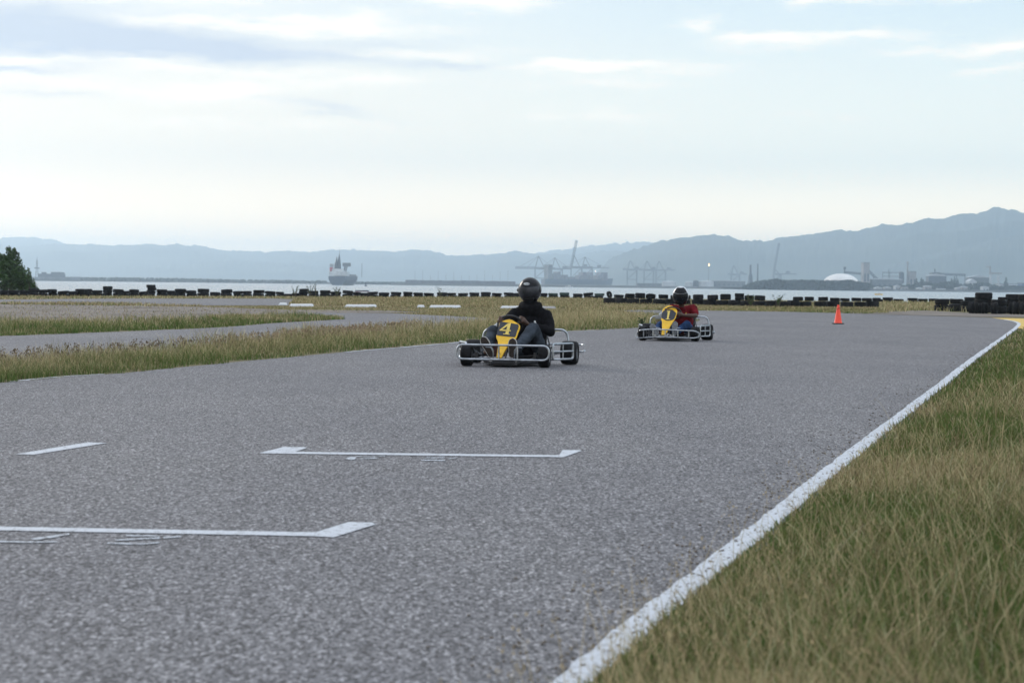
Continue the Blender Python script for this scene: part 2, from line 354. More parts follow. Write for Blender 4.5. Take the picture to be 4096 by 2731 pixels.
def sheet(name, pts, z, mt, kind='structure', jag=0.0, step=None, label=None, cat=None):
    P = []
    n = len(pts)
    for i in range(n):
        a = pts[i]; b_ = pts[(i+1) % n]; d = math.hypot(b_[0]-a[0], b_[1]-a[1]); k = max(1, int(d/step)) if step else 1
        for j in range(k):
            t_ = j/k; x = a[0]+(b_[0]-a[0])*t_; y = a[1]+(b_[1]-a[1])*t_
            if jag: x += jag*mnoise.noise(Vector((x*1.7, y*1.7, 3))); y += jag*mnoise.noise(Vector((x*1.7, y*1.7, 9)))
            P.append((x, y, z))
    me = bpy.data.meshes.new(name); bm = bmesh.new(); vs = [bm.verts.new(p) for p in P]; f = bm.faces.new(vs)
    bmesh.ops.triangulate(bm, faces=[f]); bmesh.ops.recalc_face_normals(bm, faces=bm.faces)
    for f in bm.faces:
        if f.normal.z < 0: f.normal_flip()
    bm.to_mesh(me); bm.free(); o = bpy.data.objects.new(name, me); COL.objects.link(o); me.materials.append(M[mt])
    return tag(o, label, cat, None, kind)
def catmull(pts, n=8):
    out = []
    P = [Vector((*p, 0)) for p in pts]; P = [P[0]*2-P[1]]+P+[P[-1]*2-P[-2]]
    for i in range(1, len(P)-2):
        for k in range(n):
            t_ = k/n; a, b_, c_, d = P[i-1], P[i], P[i+1], P[i+2]
            q = .5*((2*b_)+(-a+c_)*t_+(2*a-5*b_+4*c_-d)*t_**2+(-a+3*b_-3*c_+d)*t_**3); out.append((q.x, q.y))
    out.append((P[-2].x, P[-2].y)); return out
def strip(line, w, z, jag=0.0, wfun=None):
    mb = MB(); n = len(line); P = []
    for i, p in enumerate(line):
        a = line[max(0, i-1)]; b_ = line[min(n-1, i+1)]; d = Vector((b_[0]-a[0], b_[1]-a[1])).normalized(); nn = (-d.y, d.x); ww = (wfun(i/n) if wfun else w)/2
        j1 = jag*mnoise.noise(Vector((p[0]*5, p[1]*5, 1))); j2 = jag*mnoise.noise(Vector((p[0]*5, p[1]*5, 7)))
        P += [(p[0]+nn[0]*(ww+j1), p[1]+nn[1]*(ww+j1), z), (p[0]-nn[0]*(ww+j2), p[1]-nn[1]*(ww+j2), z)]
    mb.add(P, [(2*i, 2*i+1, 2*i+3, 2*i+2) for i in range(n-1)]); return mb

# ------------------------------------------------------------------ ground, water, hills
ROW = [(-3000, 60), (-400, 100), (0, 108), (500, 117), (1100, 127), (1500, 133), (2200, 146), (2400, 143), (3600, 138), (4500, 138), (9000, 136)]
def rowZ(px): return float(np.interp(px, [r[0] for r in ROW], [r[1] for r in ROW]))
shore_pts = sorted([((px-2048)/FPX*rowZ(px), rowZ(px)+3.0) for px in range(-3000, 9001, 150)])
sx_, sy_ = [p[0] for p in shore_pts], [p[1] for p in shore_pts]
def shoreY(x): return float(np.interp(x, sx_, sy_))
xs = [-8500, -3000, -900, -400, -200, -120]+list(range(-90, 136, 3))+[160, 220, 400, 900, 3000, 8500]
rows = [('a', -500), ('a', -60), ('a', 0), ('a', 30), ('a', 60), ('a', 85), ('s', -8), ('s', -2), ('s', 0), ('s', 1.5), ('s', 6), ('s', 14), ('s', 60), ('a', 900), ('a', 4000), ('a', 13500)]
zz = {('s', 1.5): -.35, ('s', 6): -1.9, ('s', 14): -3.4, ('s', 60): -4.0, ('a', 900): -4, ('a', 4000): -4, ('a', 13500): -4}
mb = MB(); P = []
for x in xs:
    for k, v in rows: P.append((x, v if k == 'a' else shoreY(x)+v, zz.get((k, v), 0)))
nr = len(rows); mb.add(P, [(i*nr+j, (i+1)*nr+j, (i+1)*nr+j+1, i*nr+j+1) for i in range(len(xs)-1) for j in range(nr-1)])
tag(mb.build('ground', 'turf', smooth=False), kind='structure')
mb = MB(); mb.add([(-8400, 60, -2), (8400, 60, -2), (8400, 13000, -2), (-8400, 13000, -2)], [(0, 1, 2, 3)])
tag(mb.build('water', 'water', smooth=False), kind='structure')

def hills(name, prof, Z, depth, seed, rough=6.0):
    px = [p[0] for p in prof]; hh = [max(4, (hor(p[0])-p[1])/FPX*Z) for p in prof]
    n = 720; m_ = 16; P = []
    for i in range(n+1):
        x_ = px[0]+(px[-1]-px[0])*i/n; h = float(np.interp(x_, px, hh)); X = (x_-2048)/FPX*Z
        h -= Z/8000*3
        for j in range(m_+1):
            t_ = j/m_; y = Z-depth*(1-t_)
            k = math.sin(t_*PI/2)**1.15
            sp_ = mnoise.fractal(Vector((X*.0022, y*.0016, seed)), 1.0, 2.0, 5)
            q_ = Z/8000*k*(6*mnoise.noise(Vector((x_*.018, y*.003, seed)))+7*mnoise.noise(Vector((x_*.043, y*.006, seed+4)))+4.5*mnoise.noise(Vector((x_*.11, y*.012, seed+2))))
            z = (-3+(h+4)*k*(1+.24*sp_*math.sin(t_*PI)) if j < m_ else h+1)+q_
            P.append((X*(y/Z), y, z))
        P.append((X*1.05, Z+depth*.6, -3))
    w = m_+2; mb = MB(); mb.add(P, [(i*w+j, (i+1)*w+j, (i+1)*w+j+1, i*w+j+1) for i in range(n) for j in range(w-1)])
    return tag(mb.build(name, 'hill'), kind='structure')
hills('far_hills', [(2000, 1120), (2080, 1030), (2158, 1010), (2231, 999), (2357, 984), (2440, 978), (2527, 973), (2592, 975), (2700, 990), (2900, 1010)], 11500, 2000, 1)
hills('left_far_hills', [(-900, 1000), (-600, 960), (-300, 975), (-60, 958), (0, 952), (70, 948), (140, 950), (200, 968), (300, 985), (420, 1010), (600, 1060), (800, 1110)], 10800, 1500, 2)
hills('left_hills', [(-900, 970), (-500, 990), (-100, 985), (100, 984), (200, 972), (290, 974), (380, 976), (450, 984), (520, 978), (590, 974), (660, 982), (720, 978), (800, 986), (900, 1001), (980, 1006), (1060, 1009), (1150, 1001), (1240, 1007), (1300, 1003), (1420, 1000), (1500, 1006), (1590, 1010), (1650, 999), (1720, 1003), (1790, 1020), (1880, 1022), (1960, 1018), (2050, 1004), (2140, 1019), (2213, 1013), (2303, 1019), (2357, 1011), (2411, 1004), (2531, 1006), (2600, 1020), (2800, 1060), (3000, 1110)], 9000, 2200, 3)
hills('right_hills', [(2350, 1125), (2440, 1040), (2500, 1012), (2531, 1004), (2592, 979), (2664, 961), (2737, 952), (2800, 944), (2850, 945), (2919, 950), (2949, 960), (3068, 968), (3112, 953), (3200, 945), (3300, 928), (3357, 919), (3434, 920), (3472, 911), (3522, 898), (3606, 898), (3664, 890), (3721, 880), (3767, 883), (3797, 873), (3843, 863), (3897, 863), (3943, 848), (4012, 847), (4058, 852), (4096, 859), (4300, 868), (4600, 850), (5000, 900)], 6600, 1800, 4)
hills('near_right_hills', [(3050, 1140), (3300, 1100), (3600, 1040), (3800, 1000), (3950, 965), (4096, 940), (4300, 905), (4600, 900), (5000, 950)], 5600, 1200, 5)
hills('near_left_hills', [(-900, 1060), (0, 1060), (400, 1075), (700, 1055), (900, 1042), (1080, 1045), (1300, 1062), (1600, 1085), (1900, 1115)], 7600, 1200, 6)

# ------------------------------------------------------------------ track and paths
Rline = [(-1.75, -2), (-1.23, 0), G(2318, 2712), G(2472, 2584), G(2630, 2448), G(2764, 2346), G(2938, 2202), G(3140, 2040), G(3344, 1870), G(3562, 1700), G(3691, 1599), G(3780, 1530), G(3883, 1445), G(3978, 1376), G(4046, 1326), G(4075, 1299), G(4062, 1288), G(4019, 1279)]
Rcv = [(-1.85, -2.2), (-1.35, -.4), (-.82, 1.4), (-.33, 3.2)]+catmull(Rline[2:], 8)
Llist = [(70, 1527), (262, 1507), (468, 1496), (702, 1473), (1100, 1435), (1504, 1398), (1653, 1386), (1908, 1362), (2203, 1330), (2380, 1321), (2500, 1315), (2560, 1311)]
Lw = [G(*p) for p in Llist]; d0 = ((Lw[2][0]-Lw[0][0])/(Lw[2][1]-Lw[0][1]))
Lback = [(Lw[0][0]-d0*(Lw[0][1]-y), y) for y in (-2, 6, 13)]
tip = [(4.6, 53), (5.3, 57), (5.6, 61), (5.1, 66)]
isl_back = [(3.2, 64.5), (1.7, 61), (-.31, 52), (-1.41, 43), (-2.57, 37.5), (-3.76, 31.7), (-4.55, 27), (-5.1, 24.4), (-5.7, 22.3), (-9.5, 19.2), (-17, 15)]
Lcv = catmull(Lback+Lw+tip, 5)
far_edge = [G(3980, 1272), G(3700, 1263), G(3500, 1257), G(3157, 1248), G(2800, 1243), (5.2, 81), (4.3, 78), (4.4, 70)]
# outer edge of the asphalt runs a little beyond the painted line
def offset(line, d):
    out = []
    for i, p in enumerate(line):
        a = line[max(0, i-1)]; b_ = line[min(len(line)-1, i+1)]; v = Vector((b_[0]-a[0], b_[1]-a[1])).normalized(); out.append((p[0]+v.y*d, p[1]-v.x*d))
    return out
Rout = offset(Rcv, .075)
Rout[-6:] = [(p[0]+.0, p[1]) for p in Rcv[-6:]]
second_top = [(-26, 30), (-18, 30), G(0, 1346), G(468, 1328), G(889, 1311), G(1100, 1293), G(1385, 1277)]
upper_path_top = [G(1100, 1248), G(1568, 1254), G(1823, 1266), G(1990, 1273)]
road = Rout+far_edge+list(reversed(Lcv))
path2 = second_top+[G(1200, 1271), G(1080, 1267), G(1080, 1249), G(1568, 1254), G(1823, 1266), G(1995, 1275)]+isl_back[2:]+[(-26, 14)]
tag(sheet('old_track', path2, .006, 'asphalt2', jag=.15, step=.8), kind='structure')
tag(sheet('race_track', road, .006, 'asphalt', jag=.05, step=.5), kind='structure')
def gp(*p): return [G(*q) for q in p]
far_road = gp((-900, 1188), (0, 1199), (468, 1195), (1100, 1195), (1180, 1200), (1150, 1222), (748, 1222), (374, 1212), (0, 1212), (-900, 1200))
tag(sheet('far_track', far_road, .010, 'asphalt2', jag=.15, step=2), kind='structure')
dirt = gp((-500, 1222), (0, 1216), (374, 1216), (800, 1227), (1150, 1240), (1560, 1243), (1700, 1250), (1400, 1252), (1090, 1250), (1090, 1268), (890, 1294), (450, 1304), (0, 1307), (-400, 1308), (-600, 1300))
tag(sheet('dirt_patch', dirt, .006, 'dirt', jag=.5, step=1.5), kind='structure')
shoulder = gp((3300, 1250), (3450, 1246), (3700, 1243), (3900, 1254), (4096, 1259), (4500, 1266), (4500, 1274), (4100, 1268), (3900, 1268), (3700, 1262), (3500, 1256))
tag(sheet('dirt_shoulder', shoulder, .010, 'dirt', jag=.5, step=1.2), kind='structure')
# painted lines
wl = strip([q for a, b in zip(Rcv[:-1], Rcv[1:]) for q in ((a, ((a[0]+b[0])/2, (a[1]+b[1])/2)))]+[Rcv[-1]], .1, .0105, jag=.016, wfun=lambda t_: .104).build('edge_line', 'paint', smooth=False)
tag(wl, kind='structure')
LL = catmull(gp((40, 1529), (262, 1508), (420, 1499)), 12); tag(strip(LL, .05, .0095, jag=.03).build('edge_line', 'paint_worn', smooth=False), kind='structure')
LL = catmull(gp((1380, 1410), (1653, 1387), (1908, 1363), (2203, 1331), (2380, 1322)), 12); tag(strip(LL, .07, .0095, jag=.05).build('edge_line', 'paint_worn', smooth=False), kind='structure')
yel = gp((3965, 1272), (4096, 1275), (4400, 1282), (4400, 1330), (4096, 1318), (4066, 1312), (4078, 1300), (4066, 1288), (4019, 1279))
tag(sheet('yellow_run_off', yel, .010, 'paint_yellow', jag=.05, step=.6), kind='structure')
def marking(name, polys, mt='paint'):
    mb = MB()
    for poly in polys:
        pts = [G(*p) for p in poly]; a = sum(pts[i][0]*pts[(i+1) % len(pts)][1]-pts[(i+1) % len(pts)][0]*pts[i][1] for i in range(len(pts)))
        if a < 0: pts = pts[::-1]
        mb.add([(x, y, .0095) for x, y in pts], [tuple(range(len(pts)))])
    return tag(mb.build(name, mt, smooth=False), kind='structure')
def L_slot(name, main, legs):
    # one continuous bracket: a cross bar with legs, cut edge to edge
    return marking(name, main+legs)
marking('grid_slot_line', [[(1184, 1812.5), (2236, 1826), (2233, 1834), (1092, 1819.5)], [(1035, 1818), (1090.5, 1819.5), (1182.5, 1812.2), (1224, 1797.5), (1226, 1794), (1135, 1792.5)], [(2237, 1826), (2234, 1834.5), (2252, 1834.5), (2328, 1808), (2320, 1805.5), (2250, 1805)]])
marking('grid_slot_line', [[(-600, 2103), (1262, 2137), (1256, 2152.5), (-600, 2118)], [(1263, 2137), (1257, 2152.7), (1335, 2157), (1502, 2105), (1490, 2098), (1395, 2095)]])
marking('grid_slot_line', [[(62, 1822), (135, 1824), (428, 1777), (352, 1774)]])
marking('grid_number', [[(-70, 2170), (130, 2174), (225, 2172), (225, 2177), (130, 2179.5), (-70, 2175)], [(112, 2164), (276, 2141.5), (278, 2147), (150, 2168)]], 'paint_worn')
marking('grid_number', [[(430, 2178), (560, 2181), (636, 2176), (638, 2180.5), (560, 2186.5), (430, 2183.5)], [(460, 2166), (560, 2161), (640, 2157.5), (640, 2162.5), (560, 2166.5), (462, 2171)], [(505, 2148), (600, 2148.5), (640, 2152.5), (636, 2155.5), (590, 2153), (505, 2153)], [(652, 2156), (720, 2152), (726, 2155.5), (655, 2161.5)]], 'paint_worn')
marking('grid_number', [[(1376, 1839.5), (1405, 1833), (1425, 1834), (1418, 1844), (1400, 1844.5)], [(1430, 1835.5), (1500, 1834), (1520, 1837), (1500, 1840), (1440, 1841.5), (1445, 1839.5), (1495, 1837.5), (1480, 1836.5)], [(1425, 1830), (1540, 1829), (1540, 1830.8), (1425, 1832)]], 'paint_worn')
marking('grid_number', [[(1684, 1844), (1780, 1844.5), (1780, 1848.5), (1684, 1848)], [(1694, 1838), (1775, 1836), (1775, 1838.5), (1694, 1840.5)], [(1690, 1832), (1780, 1832.5), (1780, 1834.3), (1690, 1834)], [(1792, 1840), (1830, 1834), (1832, 1836), (1796, 1842)]], 'paint_worn')
# kerb blocks far across the infield
for i, (x0, x1, yt, yb) in enumerate([(1112, 1150, 1215, 1221), (1155, 1256, 1217, 1226), (1378, 1508, 1219.5, 1228.5), (1666, 1700, 1224, 1230), (1716, 1845, 1222.5, 1231), (2000, 2112, 1224.5, 1234), (2118, 2225, 1226, 1235)]):
    a, b_, c_, d = G(x0, yb), G(x1, yb), G(x1-6, yb-4.5), G(x0+8, yb-4.5)
    lab = ['short white painted kerb stub at the left end of the far kerb', 'broad white kerb block in the grass just left of the cargo ship', 'white kerb block in the dry grass below the flat raft', 'small broken white kerb piece between two long blocks', 'long white kerb block directly left of the black helmeted driver', 'white kerb block half hidden behind the shoulder of the driver in black', 'grey faded kerb block right of the shoulder of the driver in black'][i]
    mb = MB(); P = [(*a, 0), (*b_, 0), (*c_, 0), (*d, 0)]; Q = [(a[0]+.03, a[1]+.12, .06), (b_[0]-.03, b_[1]+.12, .06), (c_[0], c_[1], .07), (d[0], d[1], .07)]
    mb.add(P+Q, [(3, 2, 1, 0), (4, 5, 6, 7), (0, 1, 5, 4), (1, 2, 6, 5), (2, 3, 7, 6), (3, 0, 4, 7)])
    tag(mb.build('kerb_block', 'kerbwhite' if i < 6 else 'concrete', smooth=False), lab, 'kerb block', 'kerb blocks in a line across the infield')

# ------------------------------------------------------------------ grass
def inpoly(x, y, poly):
    c_ = np.zeros(len(x), bool); n = len(poly); j = n-1
    for i in range(n):
        xi, yi = poly[i]; xj, yj = poly[j]
        if yi != yj:
            c_ ^= ((yi > y) != (yj > y)) & (x < (xj-xi)*(y-yi)/(yj-yi)+xi)
        j = i
    return c_
def fnoise(x, y, s, seed):
    return np.array([mnoise.fractal(Vector((a*s, b*s, seed)), 1.0, 2.0, 4) for a, b in zip(x, y)])
def blades(name, x, y, h, w, lean, cb_, ct, label, bend=1.0, seeds=None):
    n = len(x); th = rng.uniform(0, 2*PI, n); tw = rng.uniform(-.9, .9, n)   # width mostly across the view
    dx, dy = np.cos(tw), np.sin(tw); lx, ly = np.cos(th)*lean*h, np.sin(th)*lean*h
    V = np.zeros((n, 7, 3)); lv = [0, .38, .75, 1.0]; ww = [1, .85, .55, 0]
    for k in range(3):
        t_ = lv[k]; b2 = t_**2*bend
        for s_, q in ((-1, 0), (1, 1)):
            V[:, 2*k+q, 0] = x+lx*b2+s_*dx*w*ww[k]/2; V[:, 2*k+q, 1] = y+ly*b2+s_*dy*w*ww[k]/2; V[:, 2*k+q, 2] = h*t_*(1-.25*lean*t_)
    V[:, 6, 0] = x+lx*bend; V[:, 6, 1] = y+ly*bend; V[:, 6, 2] = h*(1-.25*lean)
    C = np.zeros((n, 7, 4)); C[:, :, 3] = 1
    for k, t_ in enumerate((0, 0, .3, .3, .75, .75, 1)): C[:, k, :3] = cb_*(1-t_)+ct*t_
    idx = (np.arange(n)*7)[:, None]
    F4 = np.concatenate([idx+np.array([0, 1, 3, 2]), idx+np.array([2, 3, 5, 4])], 1).reshape(-1); F3 = (idx+np.array([4, 5, 6])).reshape(-1)
    loops = np.concatenate([F4, F3]).astype(np.int32); ns4 = 2*n
    starts = np.concatenate([np.arange(ns4)*4, ns4*4+np.arange(n)*3]).astype(np.int32); 
    me = bpy.data.meshes.new(name); me.vertices.add(n*7); me.vertices.foreach_set('co', V.reshape(-1)); me.loops.add(len(loops)); me.loops.foreach_set('vertex_index', loops)
    me.polygons.add(len(starts)); me.polygons.foreach_set('loop_start', starts)
    me.update(calc_edges=True)
    ca = me.color_attributes.new('blade', 'FLOAT_COLOR', 'POINT'); ca.data.foreach_set('color', C.reshape(-1))
    me.materials.append(M['blade']); o = bpy.data.objects.new(name, me); COL.objects.link(o)
    return tag(o, label, 'grass', None, 'stuff')
GREEN = np.array([.098, .160, .040]); DGREEN = np.array([.055, .098, .026]); STRAW = np.array([.54, .445, .26]); TAN = np.array([.34, .27, .155]); BROWN = np.array([.14, .085, .055]); OLIVE = np.array([.17, .165, .06])
def colmix(n, wts, jit=.22):
    cols = [GREEN, DGREEN, STRAW, TAN, BROWN, OLIVE]; Wt = np.stack([np.broadcast_to(w_, (n,)) for w_ in wts], 1).astype(float); Wt = np.clip(Wt, 0, None); Wt /= Wt.sum(1, keepdims=True)
    cum = Wt.cumsum(1); r_ = rng.random(n)[:, None]; k = (r_ > cum).sum(1).clip(0, 5); c_ = np.array(cols)[k]
    return np.clip(c_*(1+jit*rng.standard_normal(n))[:, None].clip(.4, 1.8), .004, .6)
def sample(poly, n, zpow=1.0, zmin=None, zmax=None, side=1.35, extra=.6, cap=True):
    ys = [p[1] for p in poly]; z0 = max(min(ys), zmin or 3.5); z1 = min(max(ys), zmax or 400)
    u = rng.random(n)
    if abs(zpow-1) < 1e-3: Y = z0*(z1/z0)**u
    else: Y = (z0**(1-zpow)+u*(z1**(1-zpow)-z0**(1-zpow)))**(1/(1-zpow))
    X = (rng.random(n)*2-1)*(Y*.256*side+extra)
    k = inpoly(X, Y, poly); return X[k], Y[k]
# right verge
Rv = [p for p in offset(Rcv, .058)]
verge = [p for p in Rv if p[1] < 50]+[(13.0, 50), (15.2, 54), (30, 56), (60, 56), (60, -2)]
def do_right(n, zmin, zmax, hs, ws, name, label):
    X, Y = sample(verge, n, 1.7, zmin, zmax, 1.7, 1.0); m_ = len(X); nn = fnoise(X, Y, .9, 5.0); n2 = fnoise(X, Y, .28, 9.0)
    edge = np.clip(.38+1.1*distR(X, Y), .3, 1)
    h = hs*rng.uniform(.5, 1.25, m_)*(1+.35*nn)*edge; w = ws*rng.uniform(.6, 1.4, m_)*np.maximum(1, Y/9)
    n3 = fnoise(X, Y, 2.6, 33.0); d = 1/(1+np.exp(-(5.5*nn+5*n2+4*n3-2.5)))
    c1 = colmix(m_, (1.1*(1-d), 1.1*(1-d), .35*d, .5*d+.12, .22, .45)); c2 = colmix(m_, (1.15*(1-d), .4*(1-d), .9*d+.16, .5*d+.16, .12, .35))
    h = h*(.85+.2*d); lean = rng.uniform(.08, .85, m_)
    return blades(name, X, Y, h, w, lean*1.1, c1*.72, c2, label)  # base colour darkened to paint in the shade low between blades
_Rx = np.array([p[0] for p in Rv]); _Ry = np.array([p[1] for p in Rv]); _o = np.argsort(_Ry)
def distR(X, Y): return X-np.interp(Y, _Ry[_o], _Rx[_o])
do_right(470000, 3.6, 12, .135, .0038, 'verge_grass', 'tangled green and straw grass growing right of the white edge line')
def long_blades(n, zmin, zmax, h0, w0, name, label):
    X, Y = sample(verge, n, 1.7, zmin, zmax, 1.7, 1.0); m_ = len(X); nn = fnoise(X, Y, 1.1, 15.0); edge = np.clip(.35+1.2*distR(X, Y), 0, 1)
    h = h0*rng.uniform(.6, 1.35, m_)*(1+.3*nn)*edge; c1 = colmix(m_, (.4-.4*nn, .12, .45, .5+.3*nn, .10, .5)); c2 = colmix(m_, (.15-.3*nn, .03, 1.0, .6+.3*nn, .12, .45))
    return blades(name, X, Y, h, w0*rng.uniform(.6, 1.4, m_)*np.maximum(1, Y/9), rng.uniform(.15, 1.0, m_), c1*.8, c2, label)  # darker blade feet also carry painted shade
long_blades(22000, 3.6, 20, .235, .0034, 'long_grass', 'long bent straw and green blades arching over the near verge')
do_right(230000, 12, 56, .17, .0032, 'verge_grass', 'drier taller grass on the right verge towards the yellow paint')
X, Y = sample(verge, 26000, 1.7, 3.6, 16, 1.25, .5); m_ = len(X)
blades('dead_thatch', X, Y, rng.uniform(.02, .06, m_), .0042*rng.uniform(.6, 1.5, m_)*np.maximum(1, Y/9), rng.uniform(1.2, 3.2, m_), colmix(m_, (0, .05, .5, .8, .5, .2)), colmix(m_, (0, 0, .8, .9, .5, .1)), 'flattened dead thatch lying under the near verge grass')
# grit kicked onto the edge of the track
gm = MB(); _k = rng.random(1100)
for i in range(1100):
    Y_ = 4.6*(40/4.6)**rng.random(); X_ = float(np.interp(Y_, _Ry[_o], _Rx[_o]))-abs(rng.normal(0, .22))+.02; q_ = rng.uniform(.0022, .0065)
    gm.sphere((X_, Y_, .0085+q_*.4), (q_*rng.uniform(.8, 1.5), q_, q_*.7), 6, 4)
tag(gm.build('grit', 'dirt', smooth=False), 'loose grit scattered along the white edge line', 'grit', None, 'stuff')
# sparse stalks leaning over the line, with seed heads
def stalks(name, X, Y, h0, w0, label, headcol=BROWN, stem=TAN, hw=3.2):
    n = len(X); h = h0*rng.uniform(.75, 1.25, n); lean = rng.uniform(.1, .5, n); st = st_state = rng.bit_generator.state
    o = blades(name, X, Y, h, np.full(n, w0)*np.maximum(1, Y/30), lean, stem*np.ones((n, 1)), stem*np.ones((n, 1)), label)
    # heads
    nh = n*4; i = np.repeat(np.arange(n), 4); co_ = np.zeros(n*7*3); o.data.vertices.foreach_get('co', co_); co_ = co_.reshape(n, 7, 3); tp = co_[i, 6]
    hx = tp[:, 0]+rng.normal(0, .014, nh); hy = tp[:, 1]+rng.normal(0, .012, nh); hz = tp[:, 2]+rng.uniform(-.05, .01, nh)
    s_ = w0*hw*np.maximum(1, Y[i]/22)*rng.uniform(.6, 1.3, nh); V = np.zeros((nh, 4, 3)); 
    for k, (a_, b2) in enumerate(((-1, 0), (0, -1.7), (1, 0), (0, 1.7))): V[:, k, 0] = hx+a_*s_/2; V[:, k, 1] = hy+(a_*s_/3); V[:, k, 2] = hz+b2*s_/2
    base = n*7; me = o.data; nv0 = len(me.vertices); C0 = np.zeros(nv0*4); me.color_attributes['blade'].data.foreach_get('color', C0)
    bm_v = co_.reshape(-1, 3).tolist()+V.reshape(-1, 3).tolist(); fs = [tuple(p.vertices) for p in me.polygons]+[(base+4*k, base+4*k+1, base+4*k+2, base+4*k+3) for k in range(nh)]
    m2 = bpy.data.meshes.new(name); m2.from_pydata(bm_v, [], fs); ca = m2.color_attributes.new('blade', 'FLOAT_COLOR', 'POINT')
    hc = np.ones((nh*4, 4)); hc[:, :3] = headcol*rng.uniform(.5, 1.5, (nh, 1)).repeat(4, 0); ca.data.foreach_set('color', np.concatenate([C0, hc.reshape(-1)])); m2.materials.append(M['blade']); o.data = m2
    return o
X, Y = sample(verge, 9000, 2.2, 3.7, 26, 1.2, .3); k = distR(X, Y) < .9; stalks('seed_stalks', X[k][:380], Y[k][:380], .25, .0024, 'thin tan seeding stalks leaning over the white edge line', TAN, STRAW*.8, 2.0)
# island between the main track and the path behind
island = [p for p in Lback]+Lw+tip+isl_back
island = offset(Lcv, .06)+isl_back
def do_field(poly, n, hs, ws, name, label, wts, zmin=None, zmax=None, zpow=1.8, hz=.35, side=1.45, front=None, extra=2, topw=None, nscale=.35, hfun=None, lean=.75):
    _n0 = n
    X, Y = sample(poly, n, zpow, zmin, zmax, side, extra); m_ = len(X); nn = fnoise(X, Y, nscale, 21.0)
    h = hs*rng.uniform(.55, 1.2, m_)*(1+hz*nn)
    if front is not None:                         # ragged near edge
        kk = front(X, Y)+.22*fnoise(X, Y, 1.9, 4.0) > .06; X, Y, nn, h = X[kk], Y[kk], nn[kk], h[kk]; m_ = len(X)
    big = fnoise(X, Y, .22, 31.0)
    w = ws*rng.uniform(.6, 1.4, m_)*np.maximum(1, Y/22)
    wt = list(wts); wt[0] = wt[0]+np.clip(big, -.4, 1)*.9; wt[3] = wt[3]+np.clip(-big, -.4, 1)*.7
    if front is not None:
        fr = front(X, Y); fr = np.clip(fr, 0, 1)      # 0 at the near edge, 1 inside
        h = h*(.30+.70*fr)
        wt = [wt[0]+.9*(1-fr), wt[1]+1.1*(1-fr), wt[2]*fr+.05, wt[3]*fr+.1, wt[4], wt[5]]
    if hfun is not None: h = h*hfun(X, Y)
    wt = [wt[0]+np.clip(nn, 0, 1)*.9, wt[1]+np.clip(nn, 0, 1)*.6, wt[2]-np.clip(nn, -1, 1)*.4, wt[3], wt[4]+np.clip(-nn-.25, 0, 1)*1.2, wt[5]]
    c1 = colmix(m_, wt); tw_ = topw or (wt[0]*.35, wt[1]*.3, np.maximum(wt[2], .02)*1.7, wt[3]*1.3, wt[4], wt[5]); c2 = colmix(m_, tw_)
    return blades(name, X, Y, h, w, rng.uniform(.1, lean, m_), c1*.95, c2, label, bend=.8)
_lx = np.array([p[0] for p in Lcv]); _ly = np.array([p[1] for p in Lcv])
def frontL(X, Y):
    # distance left of the main track edge
    return (np.interp(Y, _ly[np.argsort(_ly)], _lx[np.argsort(_ly)])-X)/2.0
do_field(island, 640000, .30, .0042, 'infield_grass', 'tall straw coloured grass on the island left of the main track', (.25, .2, .9, .75, .12, .35), 13, 66, 1.9, front=frontL, hz=.6, nscale=.8, lean=1.1)
# brown seed heads on the left of the island and a clump in the middle
X = rng.uniform(-7.2, -3.6, 2600); Y = np.interp(X, [-9.5, -5.7, -5.1, -4.55, -3.76], [19.2, 22.3, 24.4, 27, 31.7])-.3-rng.random(2600)*2.4; kk = inpoly(X, Y, island) & (rng.random(2600) < np.clip((-3.4-X)/1.6, 0, 1))
stalks('weed_stalks', X[kk][:700], Y[kk][:700], .215, .003, 'brown seeding weeds standing above the island grass at the left', np.array([.13, .10, .07]), TAN*.9, 3.6)
X = rng.normal(-3.0, .62, 1500); Y = np.interp(X, [-4.55, -3.76, -2.57, -1.41], [27, 31.7, 37.5, 43])-rng.random(1500)*4; kk = inpoly(X, Y, island)
stalks('weed_stalks', X[kk][:520], Y[kk][:520], .235, .0034, 'reddish seeding weeds on the island left of the nearer kart', np.array([.25, .19, .13]), TAN, 3.2)
# green strip behind the second path
strip2 = second_top+gp((1250, 1272), (1100, 1280), (890, 1294), (450, 1304), (0, 1307), (-400, 1308))+[(-20, 38)]
def front2(X, Y):
    sx2 = [p[0] for p in second_top]; sy2 = [p[1] for p in second_top]; return (Y-np.interp(X, sx2, sy2))/7
do_field(strip2, 240000, .27, .0055, 'meadow_grass', 'bright green and straw grass strip behind the second path', (.95, .5, .45, .45, .12, .3), 28, 66, 1.4, front=front2, side=1.35, hz=.55, nscale=.5)
# field around the far kerb, the far road and the tyre rows
fieldA = gp((-600, 1214), (374, 1215), (748, 1225), (1150, 1224))+gp((1180, 1196))+[((px-2048)/FPX*rowZ(px), rowZ(px)+1.5) for px in (1180, 1500, 1900, 2200, 2400, 2800, 3600, 4500)]+[(30, 94), (12, 92), (8, 84), (4.9, 82), (4.1, 79), (4.2, 70), (4.9, 66.3), (3.2, 64.7), (1.7, 61.2), (-.3, 52.3)]+gp((1995, 1274.5), (1823, 1265.5), (1568, 1253.5), (1700, 1249), (1560, 1242), (1150, 1238), (800, 1228), (0, 1218), (-600, 1222))
kerbf = lambda X, Y: np.where((Y < 84.2) & (X > -12) & (X < 2.2), .30, 1.0)
do_field(fieldA, 310000, .13, .0065, 'field_grass', 'dry olive and brown grass between the far kerb and the tyre row', (.35, .22, .75, .85, .45, .6), 50, 150, 1.6, hz=.5, extra=4, hfun=kerbf)
